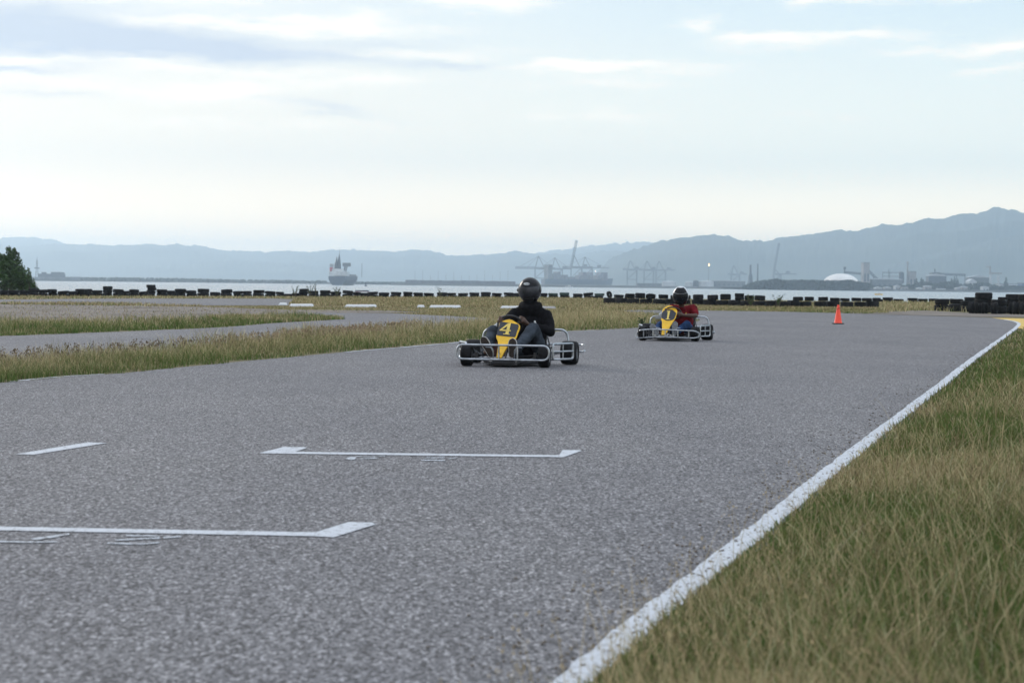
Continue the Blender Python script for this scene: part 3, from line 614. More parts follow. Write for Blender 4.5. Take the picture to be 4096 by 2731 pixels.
loopg = [(5.2, 81.5), G(2800, 1242), G(3157, 1247), G(3450, 1255), G(3560, 1252), G(3500, 1230), G(3000, 1226), G(2450, 1218), (4.5, 100)]
do_field(loopg, 80000, .085, .006, 'fringe_grass', 'low olive grass between the track and the double tyre row', (.6, .35, .4, .35, .1, .9), 70, 110, 1.2, extra=4)
fr3 = gp((-600, 1190), (0, 1198), (468, 1194), (1180, 1194))+[((px-2048)/FPX*rowZ(px), rowZ(px)+1.8) for px in (1180, 800, 500, 0, -400)]
do_field(fr3, 50000, .12, .007, 'fringe_grass', 'yellowed grass at the foot of the tyres beyond the far road', (.15, .1, .8, .6, .2, .6), 85, 135, 1.0, extra=4)
rgt = gp((3560, 1252), (3500, 1225), (3540, 1209), (3960, 1215), (3740, 1240), (3900, 1250), (3700, 1243))
do_field(rgt, 40000, .26, .006, 'tall_grass', 'tall yellow grass between the double tyre row and the tyre pile', (.2, .15, .9, .6, .1, .6), 84, 150, 1.0, extra=6)
isl2 = gp((1100, 1291), (1385, 1278), (1360, 1274), (1200, 1270), (900, 1268), (800, 1275))
do_field(isl2, 60000, .13, .006, 'meadow_grass', 'low green tongue of grass between the two grey paths', (.5, .4, .5, .4, .2, .3), 45, 66, 1.2)
dirtg = dirt
do_field(dirtg, 22000, .06, .005, 'sparse_grass', 'sparse low tufts scattered over the brown dirt patch', (.25, .15, .3, .8, .6, .5), 38, 90, 1.5, extra=5)

# ------------------------------------------------------------------ tyres
def tyre_mesh(Ro, Ri, h, lug=30, name='tyre'):
    mb = MB(); n = lug*2; s = h/2
    prof = [(Ri, -s*.55), (Ri+.02, -s*.92), ((Ro+Ri)/2, -s), (Ro-.045, -s*.97), (Ro-.012, -s*.80), (Ro, -s*.55), (Ro, -s*.18), (Ro-.012, -s*.12), (Ro-.012, s*.12), (Ro, s*.18), (Ro, s*.55), (Ro-.012, s*.80), (Ro-.045, s*.97), ((Ro+Ri)/2, s), (Ri+.02, s*.92), (Ri, s*.55), (Ri+.06, 0)]
    m_ = len(prof); P = []
    for k in range(n):
        a = 2*PI*k/n
        for i, (r_, z) in enumerate(prof):
            rr = r_-(.013 if (k % 2 and 4 <= i <= 11) else 0); aa = a+(.5*PI/n if i > 8 else 0); P.append((rr*math.cos(aa), rr*math.sin(aa), z+s))
    mb.add(P, [(k*m_+i, ((k+1) % n)*m_+i, ((k+1) % n)*m_+(i+1) % m_, k*m_+(i+1) % m_) for k in range(n) for i in range(m_)])
    o = mb.build(name, 'scrap'); me = o.data; bpy.data.objects.remove(o); me.name = 'tyre'; return me
TM = [tyre_mesh(.33, .19, .20), tyre_mesh(.33, .20, .18, 26), tyre_mesh(.33, .175, .22, 34)]
TMB = tyre_mesh(.36, .22, .33, 24); TMG = [m_.copy() for m_ in TM[:1]]; TMG[0].materials.clear(); TMG[0].materials.append(M['scrap_green'])
TT = tyre_mesh(.42, .24, .36, 16)
ORD = 'first second third fourth fifth sixth seventh eighth ninth tenth eleventh twelfth thirteenth fourteenth fifteenth sixteenth seventeenth eighteenth nineteenth twentieth'.split()
for t_ in ('twenty', 'thirty', 'forty'): ORD += [t_+'-'+o_ for o_ in ORD[:9]]+[{'twenty': 'thirtieth', 'thirty': 'fortieth', 'forty': 'fiftieth'}[t_]]
def tyre(me, x, y, z, r0, R_, h0, H, label, group, rx=0.0, ry=0.0, rz=None):
    if rx == 0 and ry == 0 and z < .45: rx = rng.normal(0, .022); ry = rng.normal(0, .03); z += .012
    o = bpy.data.objects.new('tyre', me); COL.objects.link(o); o.location = (x, y, z); s = R_/r0
    o.scale = (s, s, H/h0); o.rotation_euler = (rx, ry, rng.uniform(0, 6.28) if rz is None else rz); return tag(o, label, 'tyre', group)
far_list = [(x0/2.138, x1/2.138, tp/2.138+900, 0) for x0, x1, tp in [(-330, -250, 560), (-240, -165, 556), (-155, -80, 562), (-70, -2, 560), (0, 60, 560), (62, 158, 560), (165, 235, 560), (240, 328, 545), (332, 404, 553), (406, 480, 550), (484, 580, 565), (585, 645, 567), (650, 714, 548), (716, 780, 548), (784, 870, 559), (875, 955, 525), (960, 1050, 550), (1053, 1095, 565), (1098, 1180, 552), (1190, 1250, 569), (1252, 1328, 510), (1332, 1420, 551), (1424, 1488, 562), (1490, 1585, 547), (1590, 1680, 561), (1684, 1780, 546), (1795, 1880, 574), (1884, 1985, 552), (1988, 2072, 566), (2076, 2152, 566), (2156, 2260, 557), (2264, 2352, 567)]]
far_list += [(1100+x0/2.352, 1100+x1/2.352, tp/2.352+950, 0) for x0, x1, tp in [(4, 80, 512), (90, 160, 531), (165, 215, 524), (220, 305, 484), (315, 410, 502), (415, 512, 497), (516, 612, 510), (630, 725, 499), (730, 800, 514), (812, 862, 521), (866, 965, 512), (970, 1068, 519), (1086, 1184, 514), (1198, 1284, 512), (1300, 1390, 519), (1396, 1495, 524), (1514, 1610, 518), (1613, 1710, 522), (1714, 1806, 524), (1826, 1918, 519), (1932, 2027, 514), (2030, 2122, 523), (2148, 2240, 519)]]
far_list += [(2050+x0/2.767, 2050+x1/2.767, tp/2.767+950, g) for x0, x1, tp, g in [(0, 110, 615, 0), (125, 240, 620, 0), (300, 375, 617, 0), (380, 502, 617, 1), (515, 637, 610, 1), (660, 770, 623, 0), (778, 890, 612, 0), (898, 1008, 619, 1), (1112, 1228, 634, 0), (1236, 1340, 640, 0)]]
far_list += [(3300+x0/2.613, 3300+x1/2.613, tp/2.613+800, 0) for x0, x1, tp in [(560, 600, 1040), (602, 705, 1019), (712, 815, 1035), (860, 962, 1026), (966, 1066, 1033), (1085, 1182, 1031), (1190, 1290, 1034), (1300, 1400, 1034), (1700, 1800, 1040), (1900, 2000, 1036), (2010, 2110, 1036)]]
segs = {'a': [], 'b': [], 'c': [], 'd': []}
for e in far_list:
    c_ = (e[0]+e[1])/2; segs['a' if c_ < 1375 else 'b' if c_ < 2110 else 'c' if c_ < 3000 else 'd'].append(e)
segs['a'] = segs['a'][::-1]
for sk, lst in segs.items():
    for i, (x0, x1, tp, g) in enumerate(lst):
        c_ = (x0+x1)/2; Z = rowZ(c_); H = max(.2, 1-(tp-hor(c_))*Z/FPX); n_ = max(1, round(H/.2)); h = H/n_; x = (c_-2048)/FPX*Z; rad = min(.36, max(.27, (x1-x0)/2*Z/FPX*1.05))
        if sk == 'd' and c_ > 3735: n_ = 2; 
        for k in range(n_):
            pos = ['bottom', 'top'][k] if n_ == 2 else (['bottom', 'middle', 'top'] if n_ == 3 else ['bottom', 'second', 'third', 'top'] if n_ == 4 else ['only'])[min(k, n_-1)]
            where = {'a': 'left of the ship', 'b': 'right of the ship', 'c': 'right of the black helmet', 'd': 'right of the traffic cone'}[sk]
            lab = f"{'faded green' if g else 'black'} tyre, {pos} in the {ORD[i]} far-row stack {where}"
            tyre(TMG[0] if (g and k == n_-1) else TM[(i+k) % 3], x+rng.normal(0, .025), Z+rng.normal(0, .05), h*k+.001, .33, rad*rng.uniform(.96, 1.0) if k < n_-1 else rad, [.20, .18, .22][(i+k) % 3] if not (g and k == n_-1) else .20, h*.99, lab, 'tyres of the far row along the shore')
o = tyre(TM[0], A(2432, 1175, 146).x, 145.6, .02+.26, .33, .26, .20, .2, 'black tyre standing upright with a pale rim gap in the far row', 'tyres of the far row along the shore', rx=R(72), rz=.95)
# double row behind the second kart
lowers = [2436, 2484, 2531, 2583, 2634, 2684, 2736, 2790, 2838, 2886, 2936, 2985, 3036, 3086, 3136, 3172, 3218, 3280, 3330, 3385, 3440, 3488]
def dz(px): return float(np.interp(px, [2430, 3100, 3510], [103, 96, 100]))
for i, c_ in enumerate(lowers):
    Z = dz(c_); x = (c_-2048)/FPX*Z
    lab = f"large black tyre, {ORD[i]} from the left; double row's bottom course"
    tyre(TMB, x, Z+rng.normal(0, .06), 0.001, .36, .325, .33, .32+rng.uniform(-.02, .02), lab, 'large tyres in the bottom course of the double row')
ups = [(2050+x0/2.767, 2050+x1/2.767, tp/2.767+950) for x0, x1, tp in [(1240, 1348, 622), (1350, 1465, 615), (1468, 1580, 635), (1608, 1718, 632), (1740, 1850, 640), (1880, 1965, 640), (1990, 2110, 632), (2150, 2270, 638), (2292, 2400, 628)]]
ups += [(2800+x0/3.36, 2800+x1/3.36, tp/3.36+950) for x0, x1, tp in [(90, 238, 772), (265, 410, 760), (460, 588, 748), (592, 718, 778), (722, 870, 780), (1240, 1380, 798), (1398, 1525, 798), (1580, 1715, 800), (1738, 1870, 812), (1874, 2005, 818), (2024, 2160, 812), (2166, 2300, 815), (2306, 2420, 812)]]
ups += [(3445, 3486, 1197), (3490, 3530, 1206)]
for i, (x0, x1, tp) in enumerate(ups):
    c_ = (x0+x1)/2; Z = dz(c_); H = 1-(tp-hor(c_))*Z/FPX; z0 = .335; hh = max(.12, H-z0); lab = f"black tyre, {ORD[i]} from the left on top of the double row"
    if 'tilt' and i == 2: lab = 'black tyre lying tilted to the right on top of the double row'
    n_ = 1 if hh < .3 else 2
    for k in range(n_):
        l2 = lab if n_ == 1 else lab.replace('black tyre', ['lower', 'upper'][k]+' tyre')
        tyre(TM[i % 3], (c_-2048)/FPX*Z, Z+rng.normal(0, .04), z0+hh/n_*k+(.03 if i == 2 else 0), .33, min(.3, (x1-x0)/2*Z/FPX), [.20, .18, .22][i % 3], hh/n_*.98, l2, 'smaller tyres on top of the double row', ry=R(13) if i == 2 else 0)
# tyre pile at the right
def Tp(px, py_b, Z, rad, h, label, me=None, z=0, **k): return tyre(me or TMB, (px-2048)/FPX*Z, Z, z, .36 if (me or TMB) is TMB else (.42 if me is TT else .33), rad, .33 if (me or TMB) is TMB else (.36 if me is TT else .20), h, label, 'tyres of the pile beside the yellow paint', **k)
Tp(3764, 0, 92, .33, .27, 'large black tyre, lower of the stack at the left end of the pile')
Tp(3766, 0, 92, .33, .25, 'large black tyre, upper of the stack at the left end of the pile', z=.275)
Tp(3826, 0, 90, .36, .34, 'wide black tyre lying on the ground beside the left stack of the pile')
Tp(3824, 0, 90.3, .30, .20, 'black tyre lying on the wide tyre beside the left stack', TM[0], z=.345)
Tp(3868, 0, 89, .34, .25, 'black tyre lying low just left of the tallest stack', z=0)
Tp(3869, 0, 89.3, .32, .22, 'black tyre second from the ground just left of the tallest stack', z=.255)
Tp(3880, 0, 89.6, .28, .18, 'thin black tyre topping the stack just left of the tallest stack', TM[1], z=.485)
Tp(3932, 0, 84.5, .37, .30, 'large black tyre at the foot of the tallest stack')
Tp(3930, 0, 84.5, .36, .28, 'large black tyre in the middle of the tallest stack', z=.305)
Tp(3932, 0, 84.5, .37, .28, 'huge black tractor tyre on top of the tallest stack', TT, z=.59)
for i, (px, Z, zc, r_) in enumerate([(3873, 82.6, .22, .24), (3884, 82.0, .2, .23), (3897, 81.7, .22, .25), (3912, 82.0, .19, .22), (3924, 81.6, .22, .24), (3937, 81.9, .2, .23)]):
    Tp(px, 0, Z, r_, .13, f'{ORD[i]} from the left of the tyres on edge before the tallest stack', TM[0], z=r_+.01, rx=R(90), rz=R(68+rng.uniform(-12, 12)))
Tp(3994, 0, 82.5, .33, .30, 'black tyre on the ground right of the tallest stack')
Tp(3992, 0, 82.5, .32, .26, 'black tyre on top of the low stack right of the tallest stack', z=.305)
Tp(4010, 0, 83.6, .22, .14, 'small black tyre balanced on the low stack right of the tallest stack', TM[1], z=.568)
for i, (px, Z, r_) in enumerate([(3963, 81.6, .23), (3975, 81.3, .25), (4036, 81.2, .24), (4049, 80.8, .26), (4064, 80.9, .23), (4080, 80.6, .25)]):
    Tp(px, 0, Z, r_, .13, f'{ORD[i]} from the left of the tyres on edge right of the tallest stack', TM[0], z=r_+.01, rx=R(90), rz=R(70+rng.uniform(-12, 12)))
for i, px in enumerate((4048, 4098, 4150)):
    for k in range(3 if i < 2 else 2):
        Tp(px+(4 if k else 0), 0, 84-i*.6, .34, .27, f"black tyre, {['bottom', 'middle', 'top'][k]} tyre in the {['first', 'second', 'third'][i]} stack at the right end of the pile", z=.275*k)

# ------------------------------------------------------------------ tree, shoots
def leafy(name, blobs, nleaf, size, mt, parent=None, flat=.8, seed=0):
    r_ = np.random.default_rng(seed); tot = sum(b_[3]*b_[4] for b_ in blobs); P = []; F = []
    for bx, by, bz, rx, rz_ in blobs:
        n_ = int(nleaf*rx*rz_/tot)
        d = r_.normal(size=(n_, 3)); d /= np.linalg.norm(d, axis=1, keepdims=True); rad = r_.uniform(.35, 1.12, n_)**.6
        C = np.stack([bx+d[:, 0]*rx*rad, by+d[:, 1]*rx*rad*flat, bz+d[:, 2]*rz_*rad], 1)
        for c_ in C:
            a_ = r_.normal(size=3); a_ /= np.linalg.norm(a_); b2 = np.cross(a_, r_.normal(size=3)); b2 /= np.linalg.norm(b2); s = size*r_.uniform(.6, 1.5); o_ = len(P)
            P += [tuple(c_-a_*s), tuple(c_+b2*s*.42), tuple(c_+a_*s), tuple(c_-b2*s*.42)]; F.append((o_, o_+1, o_+2, o_+3))
    mb = MB(); mb.add(P, F); return mb.build(name, mt, parent, smooth=False)
def tree(name, px, Z, H, blobs, label, nleaf, size, seed, mt='leaf', z0=0.0, cat='tree'):
    x = (px-2048)/FPX*Z; tr = empty(name, (x, Z, z0)); tag(tr, label, cat)
    mb = MB(); mb.tube([(0, 0, 0), (.03, 0, H*.25), (-.05, .05, H*.5), (0, 0, H*.85)], [H*.03, H*.022, H*.014, H*.004], 8)
    rr = random.Random(seed)
    for bx, by, bz, rx, rz_ in blobs: mb.tube([(0, 0, max(.05, bz*.3)), (bx*.5, by*.5, bz*.65), (bx, by, bz)], [H*.012, H*.008, H*.003], 6)
    mb.build('trunk', 'bark', tr); leafy('crown', blobs, nleaf, size, mt, tr, seed=seed); return tr
tree('tree', 40, 112, 2.7, [(-.62, 0, 1.85, .6, .5), (-1.2, 0, 1.75, .6, .6), (.42, 0, 1.25, .35, .4), (0, 0, 1.5, .75, .8), (-.6, .1, 1.0, .75, .8), (.15, 0, 2.1, .38, .5), (-.1, 0, 2.5, .16, .3), (.22, 0, 2.45, .12, .25), (.65, 0, .8, .5, .6), (.95, 0, .55, .4, .45), (-.8, 0, 1.6, .5, .5), (-1.5, 0, 1.2, .8, .9), (1.3, 0, .4, .25, .35), (-.45, 0, 2.0, .25, .35), (.1, 0, 1.0, .9, .8)], 'dense green tree behind the tyres at the left edge', 11500, .075, 3)
tree('sapling', 115, 111, 1.7, [(0, 0, 1.1, .16, .35), (.12, 0, .75, .22, .3), (-.05, 0, 1.45, .07, .18)], 'thin bare-topped sapling right of the dense green tree', 420, .05, 4, cat='sapling')
tree('tree', -330, 113, 2.9, [(0, 0, 1.6, 1.1, 1.2), (.8, 0, 1.2, .8, .9), (-.9, 0, 1.3, .8, .9)], 'bushy green tree just outside the left edge of the view', 6000, .08, 8)
def shoot(px, Z, H, label, seed, n=9, z0=0.0):
    x = (px-2048)/FPX*Z; rr = random.Random(seed); root = empty('weed', (x, Z, z0)); tag(root, label, 'weed'); st = MB(); lf = MB()
    for k in range(n):
        a = rr.uniform(-.6, .6); hh = H*rr.uniform(.6, 1.1); top = (a*hh*.7, rr.uniform(-.2, .2), hh); st.tube([(a*.1, 0, 0), (a*hh*.3, 0, hh*.55), top], [.012, .009, .004], 5)
        for q in range(7):
            t_ = rr.uniform(.35, 1); c_ = Vector((a*hh*.7*t_**1.5, 0, hh*t_)); d = Vector((rr.uniform(-1, 1), rr.uniform(-.4, .4), rr.uniform(-.2, .7))).normalized()*.07; u = d.cross(Vector((0, 1, .3))).normalized()*.02
            lf.add([c_, c_+d*.5+u, c_+d, c_+d*.5-u], [(0, 1, 2, 3)])
    st.build('stem', 'bark', root); lf.build('foliage', 'leaf', root, smooth=False)
shoot(1178, 126.5, .72, 'leafy weed growing by the tyres left of the cargo ship', 1)
shoot(1238, 127, .95, 'spiky weed rising between tyres left of the cargo ship', 2, 7)
shoot(1262, 126.8, .95, 'weed with two long shoots over the tyres below the cargo ship', 12, 4)
shoot(1345, 128, .62, 'leafy weed above the tyres right under the cargo ship', 3, 12)
shoot(1760, 134, .72, 'thin weed standing behind the tyres below the quay', 4, 6)
shoot(3110, 94.6, .62, 'leafy weed growing through the double tyre row', 5, 16)
shoot(3000, 94.3, .6, 'grassy weed leaning on the double row left of the traffic cone', 6, 22)
shoot(2565, 46, .27, 'dark weed in the island grass left of the farther kart', 7, 4)

# ------------------------------------------------------------------ cone
cx_, cy_ = G(3352, 1297); cone = empty('traffic_cone', (cx_, cy_, .006)); tag(cone, 'orange traffic cone with black base standing alone on the track', 'traffic cone')
mb = MB(); mb.lathe([(.0, .53), (.022, .53), (.030, .515), (.032, .50), (.105, .05), (.115, .032), (.10, .03)], 28); mb.build('cone_body', 'cone', cone)
mb = MB(); o8 = [(.168*math.cos(a)*1.0, .168*math.sin(a)) for a in [PI/8+i*PI/4 for i in range(8)]]
mb.prism(o8, lambda u, v, w: (u*1.02, v*1.02, w), .03); mb.build('cone_base', 'conebase', cone, smooth=False, bevel=.006)
mb = MB(); mb.tube([(-.048, -.045, .40), (-.02, -.062, .425), (.02, -.058, .432), (.045, -.03, .445)], .007, 6); mb.build('scuff_band', 'conebase', cone)

# ------------------------------------------------------------------ karts
def kart(cfg, loc, rz, label):
    k = empty('racing_kart', loc, rz); tag(k, label, 'racing kart', 'racing karts on the track')
    def fwheel(x, y, r_, w, nm='front_wheel', steer=0.0):
        wl_ = MB(); s = w/2
        prof = [(r_*.52, -s*.8), (r_*.62, -s), (r_*.86, -s*.98), (r_*.97, -s*.80), (r_, -s*.5), (r_*1.0, s*.5), (r_*.97, s*.80), (r_*.86, s*.98), (r_*.62, s), (r_*.52, s*.8)]
        root = empty(nm, (x, y, r_)); root.rotation_euler = (0, 0, steer); root.parent = k
        wl_.lathe(prof, 36, axis='X', closed=True); wl_.build('tyre', 'rubber', root, fixn=True)
        rm = MB(); rm.lathe([(.025, -s*.35), (.03, -s*.9), (.045, -s*.9), (.05, -s*.3), (r_*.42, -s*.25), (r_*.5, -s*.85), (r_*.56, -s*.9), (r_*.56, s*.9), (r_*.5, s*.85), (r_*.42, s*.25), (.05, s*.3), (.045, s*.9), (.025, s*.9)], 24, axis='X', closed=True); rm.build('rim', 'rim', root, fixn=True)
    st = cfg['steer']
    fwheel(-.475, .20, .133, .135, steer=st); fwheel(.475, .20, .133, .135, steer=st)
    rt = cfg['rear']; fwheel(-rt, 1.22, .146, .205, 'rear_wheel'); fwheel(rt, 1.22, .146, .205, 'rear_wheel')
    ch = MB(); zc = .046
    for s in (-1, 1):
        ch.tube(rounded([(s*.16, .02, zc), (s*.19, .35, zc), (s*.36, .62, zc), (s*.33, 1.38, zc)], .1), .015, 8)
        ch.tube([(s*.34, .20, .10), (s*.40, .20, .133)], .02, 8); ch.tube([(s*.17, .14, zc), (s*.34, .20, .10)], .014, 8)
        ch.tube([(s*.10, .30, .12), (s*.38, .26, .14)], .007, 6); ch.box((s*.36, .20, .133), (.03, .06, .08))
    ch.tube([(-.17, .06, zc), (.17, .06, zc)], .014, 8); ch.tube([(-.36, .64, zc), (.36, .64, zc)], .014, 8); ch.tube([(-.33, 1.36, zc), (.33, 1.36, zc)], .014, 8); ch.tube([(-.17, .34, zc), (.17, .34, zc)], .014, 8)
    ch.build('chassis_frame', 'darksteel', k)
    fl = MB(); fl.prism([(-.17, .03), (.17, .03), (.21, .35), (.37, .60), (.37, 1.05), (-.37, 1.05), (-.37, .60), (-.21, .35)], lambda u, v, w: (u, v, .024+w), .006); fl.build('floor_shade_tray', 'darksteel', k, smooth=False)  # front floor, plus a wide rear extension added to deepen the contact shadow
    ax = MB(); ax.tube([(-.7, 1.22, .146), (.7, 1.22, .146)], .02, 10); ax.box((-.25, 1.22, .14), (.04, .1, .13)); ax.box((.25, 1.22, .14), (.04, .1, .13)); ax.lathe([(.02, -.006), (.11, -.006), (.11, .006), (.02, .006)], 24, (.12, 1.22, .146), 'X', True); ax.build('rear_axle', 'steel', k)
    cfg['bumper'](k)
    # side cages
    for s in (-1, 1):
        sb = MB(); P0 = Vector((s*.535, .42, 0)); P1 = Vector((s*(cfg['rear']+.10), .86, 0)); z0, z1 = .085, .275
        def q(t_, z): p = P0.lerp(P1, t_); return (p.x, p.y, z)
        sb.tube(rounded([q(0, z0), q(1, z0), q(1, z1), q(0, z1)], .035, 5, True), .0125, 8, closed=True)
        sb.tube([q(0, (z0+z1)/2), q(1, (z0+z1)/2)], .010, 8); sb.tube([q(.5, z0), q(.5, z1)], .009, 8)
        sb.tube([q(0.06, z0), (s*.34, .56, .065)], .011, 8); sb.tube([q(.95, z0), (s*.35, .98, .065)], .011, 8); sb.tube([q(.03, z1-.02), (s*.36, .66, .10)], .010, 8)
        sb.build('side_guard', 'steel', k)
    rb = MB(); yb = 1.47; pk = cfg['rear']+(.12 if cfg['rear'] > .6 else .0)
    rb.tube(rounded([(-.50, yb-.06, .12), (-.56, yb, .27), (-.52, yb, .425), (.52, yb, .425), (.56, yb, .27), (.50, yb-.06, .12)], .09, 7), .0145, 10)
    rb.tube(rounded([(-.30, 1.36, .07), (-.45, yb, .15), (-pk, yb, .15), (-pk-.04, yb-.07, .17)], .05), .0125, 8); rb.tube(rounded([(.30, 1.36, .07), (.45, yb, .15), (pk, yb, .15), (pk+.04, yb-.07, .17)], .05), .0125, 8)
    rb.tube(rounded([(-pk-.03, yb-.08, .245), (-pk+.01, yb, .24), (pk-.01, yb, .24), (pk+.03, yb-.08, .245)], .05), .0125, 8)
    rb.tube([(-.2, yb, .15), (-.2, yb, .425)], .010, 8); rb.tube([(.2, yb, .15), (.2, yb, .425)], .010, 8); rb.build('rear_bumper', 'steel', k)
    # seat shell
    se = MB(); P = []; nu, nv = 13, 12; sxo = .16
    path = [(.60, .10), (.68, .075), (.78, .07), (.87, .085), (.945, .13), (.99, .20), (1.02, .28), (1.045, .36), (1.065, .44), (1.08, .50), (1.09, .54)]
    for j, (yy, z_) in enumerate(path):
        wdt = .19+.02*math.sin(j/10*PI); lift = [.02, .06, .10, .13, .14, .13, .12, .10, .08, .05, .02][j]
        for i in range(nu):
            u = i/(nu-1)*2-1; e = abs(u)**3; P.append((sxo+u*wdt, yy-e*lift*(1 if j > 4 else .3), z_+e*lift*(.9 if j < 6 else .25)))
    se.add(P, [(j*nu+i, j*nu+i+1, (j+1)*nu+i+1, (j+1)*nu+i) for j in range(len(path)-1) for i in range(nu-1)])
    so = se.build('seat', 'blackp', k); sm_ = so.modifiers.new('solid', 'SOLIDIFY'); sm_.thickness = .012
    ss = MB()
    for s in (-1, 1): ss.tube([(sxo+s*.19, 1.02, .40), (sxo+s*.21, 1.12, .25), (sxo+s*.18, 1.2, .18)], .009, 8)
    ss.build('seat_stay', 'steel', k)
    # steering
    sc = MB(); hub = Vector((cfg['wx'], .52, cfg['wz'])); ax_ = Vector((0, -.72, -.69)).normalized(); u = Vector((1, 0, 0)); v = ax_.cross(u); ring = [hub+(u*math.cos(a)+v*math.sin(a))*.15 for a in [i*2*PI/28 for i in range(28)]]
    sc.tube(ring, .0135, 8, closed=True)
    for a in (R(10+cfg['turn']), R(170+cfg['turn']), R(270+cfg['turn'])): sc.tube([hub, hub+(u*math.cos(a)+v*math.sin(a))*.15], .009, 6)
    sc.lathe([(0, -.01), (.035, -.01), (.035, .012), (0, .012)], 14, tuple(hub)); sc.build('steering_wheel', 'blackp', k)
    co = MB(); co.tube([hub, (0, .24, .14), (0, .17, .09)], .010, 8); co.build('steering_column', 'darksteel', k)
    for s in (-1, 1):
        pd = MB(); pd.tube(rounded([(s*.13, .10, .07), (s*.13, .075, .20), (s*.13+s*.03, .07, .235), (s*.13+s*.09, .07, .235)], .02), .007, 8); pd.build('pedal', 'steel', k)
    # number panel
    sin_a = cfg['sina']
    def Yz(z): return .055+(z-.10)*.80
    def fn(off):
        return lambda u_, z_, w: (u_-Yz(z_)*sin_a, Yz(z_)-off+w*.78-.0, z_+off*.9-w*.62)
    NP = empty('nose_panel'); NP.parent = k
    pts = [cfg['cv'](p) for p in cfg['panel']]; pts = [(p.x, p.y) for p in [Vector((q[0], q[1], 0)) for q in pts]]
    pm = MB(); pm.prism(pts, fn(0), .022); pm.build('panel_shell', 'yellow', NP, bevel=.006, fixn=True)
    pp = MB(); pp.prism([cfg['cv'](p) for p in cfg['patch']], fn(.004), .0035); pp.build('number_plate', 'patch', NP, smooth=False, fixn=True)
    dg = MB()
    for poly in cfg['digit']: dg.prism([cfg['cv'](p) for p in poly], fn(.009), .004)
    dg.build('race_number', 'gold', NP, smooth=False, fixn=True)
    sk = MB()
    for u_ in cfg['screws']: c_ = fn(.010)(*cfg['cv'](u_), 0); sk.sphere(c_, .006, 8, 5)
    sk.build('screw', 'darksteel', NP)
    # engine at the driver's right hand
    eg = empty('engine', (-.27, .98, .07)); eg.parent = k
    e1 = MB(); e1.box((0, 0, .12), (.20, .26, .20)); e1.lathe([(0, -.12), (.075, -.12), (.08, -.10), (.08, .10), (0, .10)], 20, (0, 0, .12), 'X')
    for i in range(7): e1.box((0, -.05, .22+i*.013), (.17, .16, .005))
    e1.build('engine_block', 'engine_red', eg, bevel=.006)
    e2 = MB(); e2.box((0, -.03, .345), (.19, .19, .07)); e2.lathe([(0, 0), (.055, 0), (.055, .03), (.03, .045), (.022, .06), (0, .06)], 18, (.02, -.03, .38)); e2.build('air_cover', 'engine', eg, bevel=.02)
    e3 = MB(); e3.tube(rounded([(.02, .12, .2), (.02, .22, .22), (.10, .26, .2), (.3, .26, .16)], .05), [.02]*len(rounded([(.02, .12, .2), (.02, .22, .22), (.10, .26, .2), (.3, .26, .16)], .05)), 10); e3.build('exhaust', 'steel', eg)
    return k

def bumper4(k):
    b_ = MB(); y0 = 0.0
    b_.tube(rounded([(-.56, y0+.02, .09), (.56, y0+.02, .09), (.56, y0+.02, .262), (-.56, y0+.02, .262)], .085, 8, True), .0128, 12, closed=True)
    b_.tube([(-.05, y0+.02, .09), (-.05, y0+.02, .262)], .011, 8); b_.tube([(.178, y0+.02, .09), (.178, y0+.02, .262)], .011, 8)
    for s in (-1, 1): b_.tube([(s*.15+.05, y0+.02, .09), (s*.15, .10, .062)], .011, 8)
    b_.build('front_bumper', 'steel', k)
def bumper1(k):
    b_ = MB(); T = [(-.57, .16, .155), (-.50, .06, .19), (-.33, .0, .205), (-.04, -.03, .205), (.50, .0, .19), (.57, .05, .145)]; Bt = [(-.60, .16, .045), (-.45, .06, .05), (-.3, .0, .065), (-.04, -.03, .075), (.48, .0, .06), (.57, .05, .085)]
    b_.tube(rounded(T+Bt[::-1], .05, 5, True), .0125, 10, closed=True)
    def ip(L_, x): return Vector([float(np.interp(x, [p[0] for p in L_], [p[i] for p in L_])) for i in range(3)])
    for x in (-.44, -.26, -.035, .19, .385): b_.tube([ip(Bt, x), ip(T, x)], .0125, 8)
    for s in (-.22, .11): b_.tube([Vector((s, .0, .075)), Vector((s, .03, .10)), Vector((s, .1, .062))], .012, 8); b_.lathe([(.010, -.008), (.02, -.008), (.02, .008), (.010, .008)], 14, (s, -.02, .10), 'Y', True)
    b_.build('front_bumper', 'steel', k)

def cv4(p): return ((p[0]-855)/1236, (1460-p[1])/1236*1.0)
def cv1(p): return ((p[0]-885)/1140, (1384-p[1])/1140)
four = [[(927, 828), (975, 826), (951, 930), (976, 930), (972, 942), (948, 942), (938, 982), (958, 986), (957, 994), (862, 989), (864, 982), (893, 980), (905, 941), (808, 937), (812, 922)]]
four = [[(927, 828), (976, 826), (940, 982), (957, 985), (957, 994), (862, 989), (864, 981), (890, 979), (899, 942), (808, 938), (812, 920)], ]
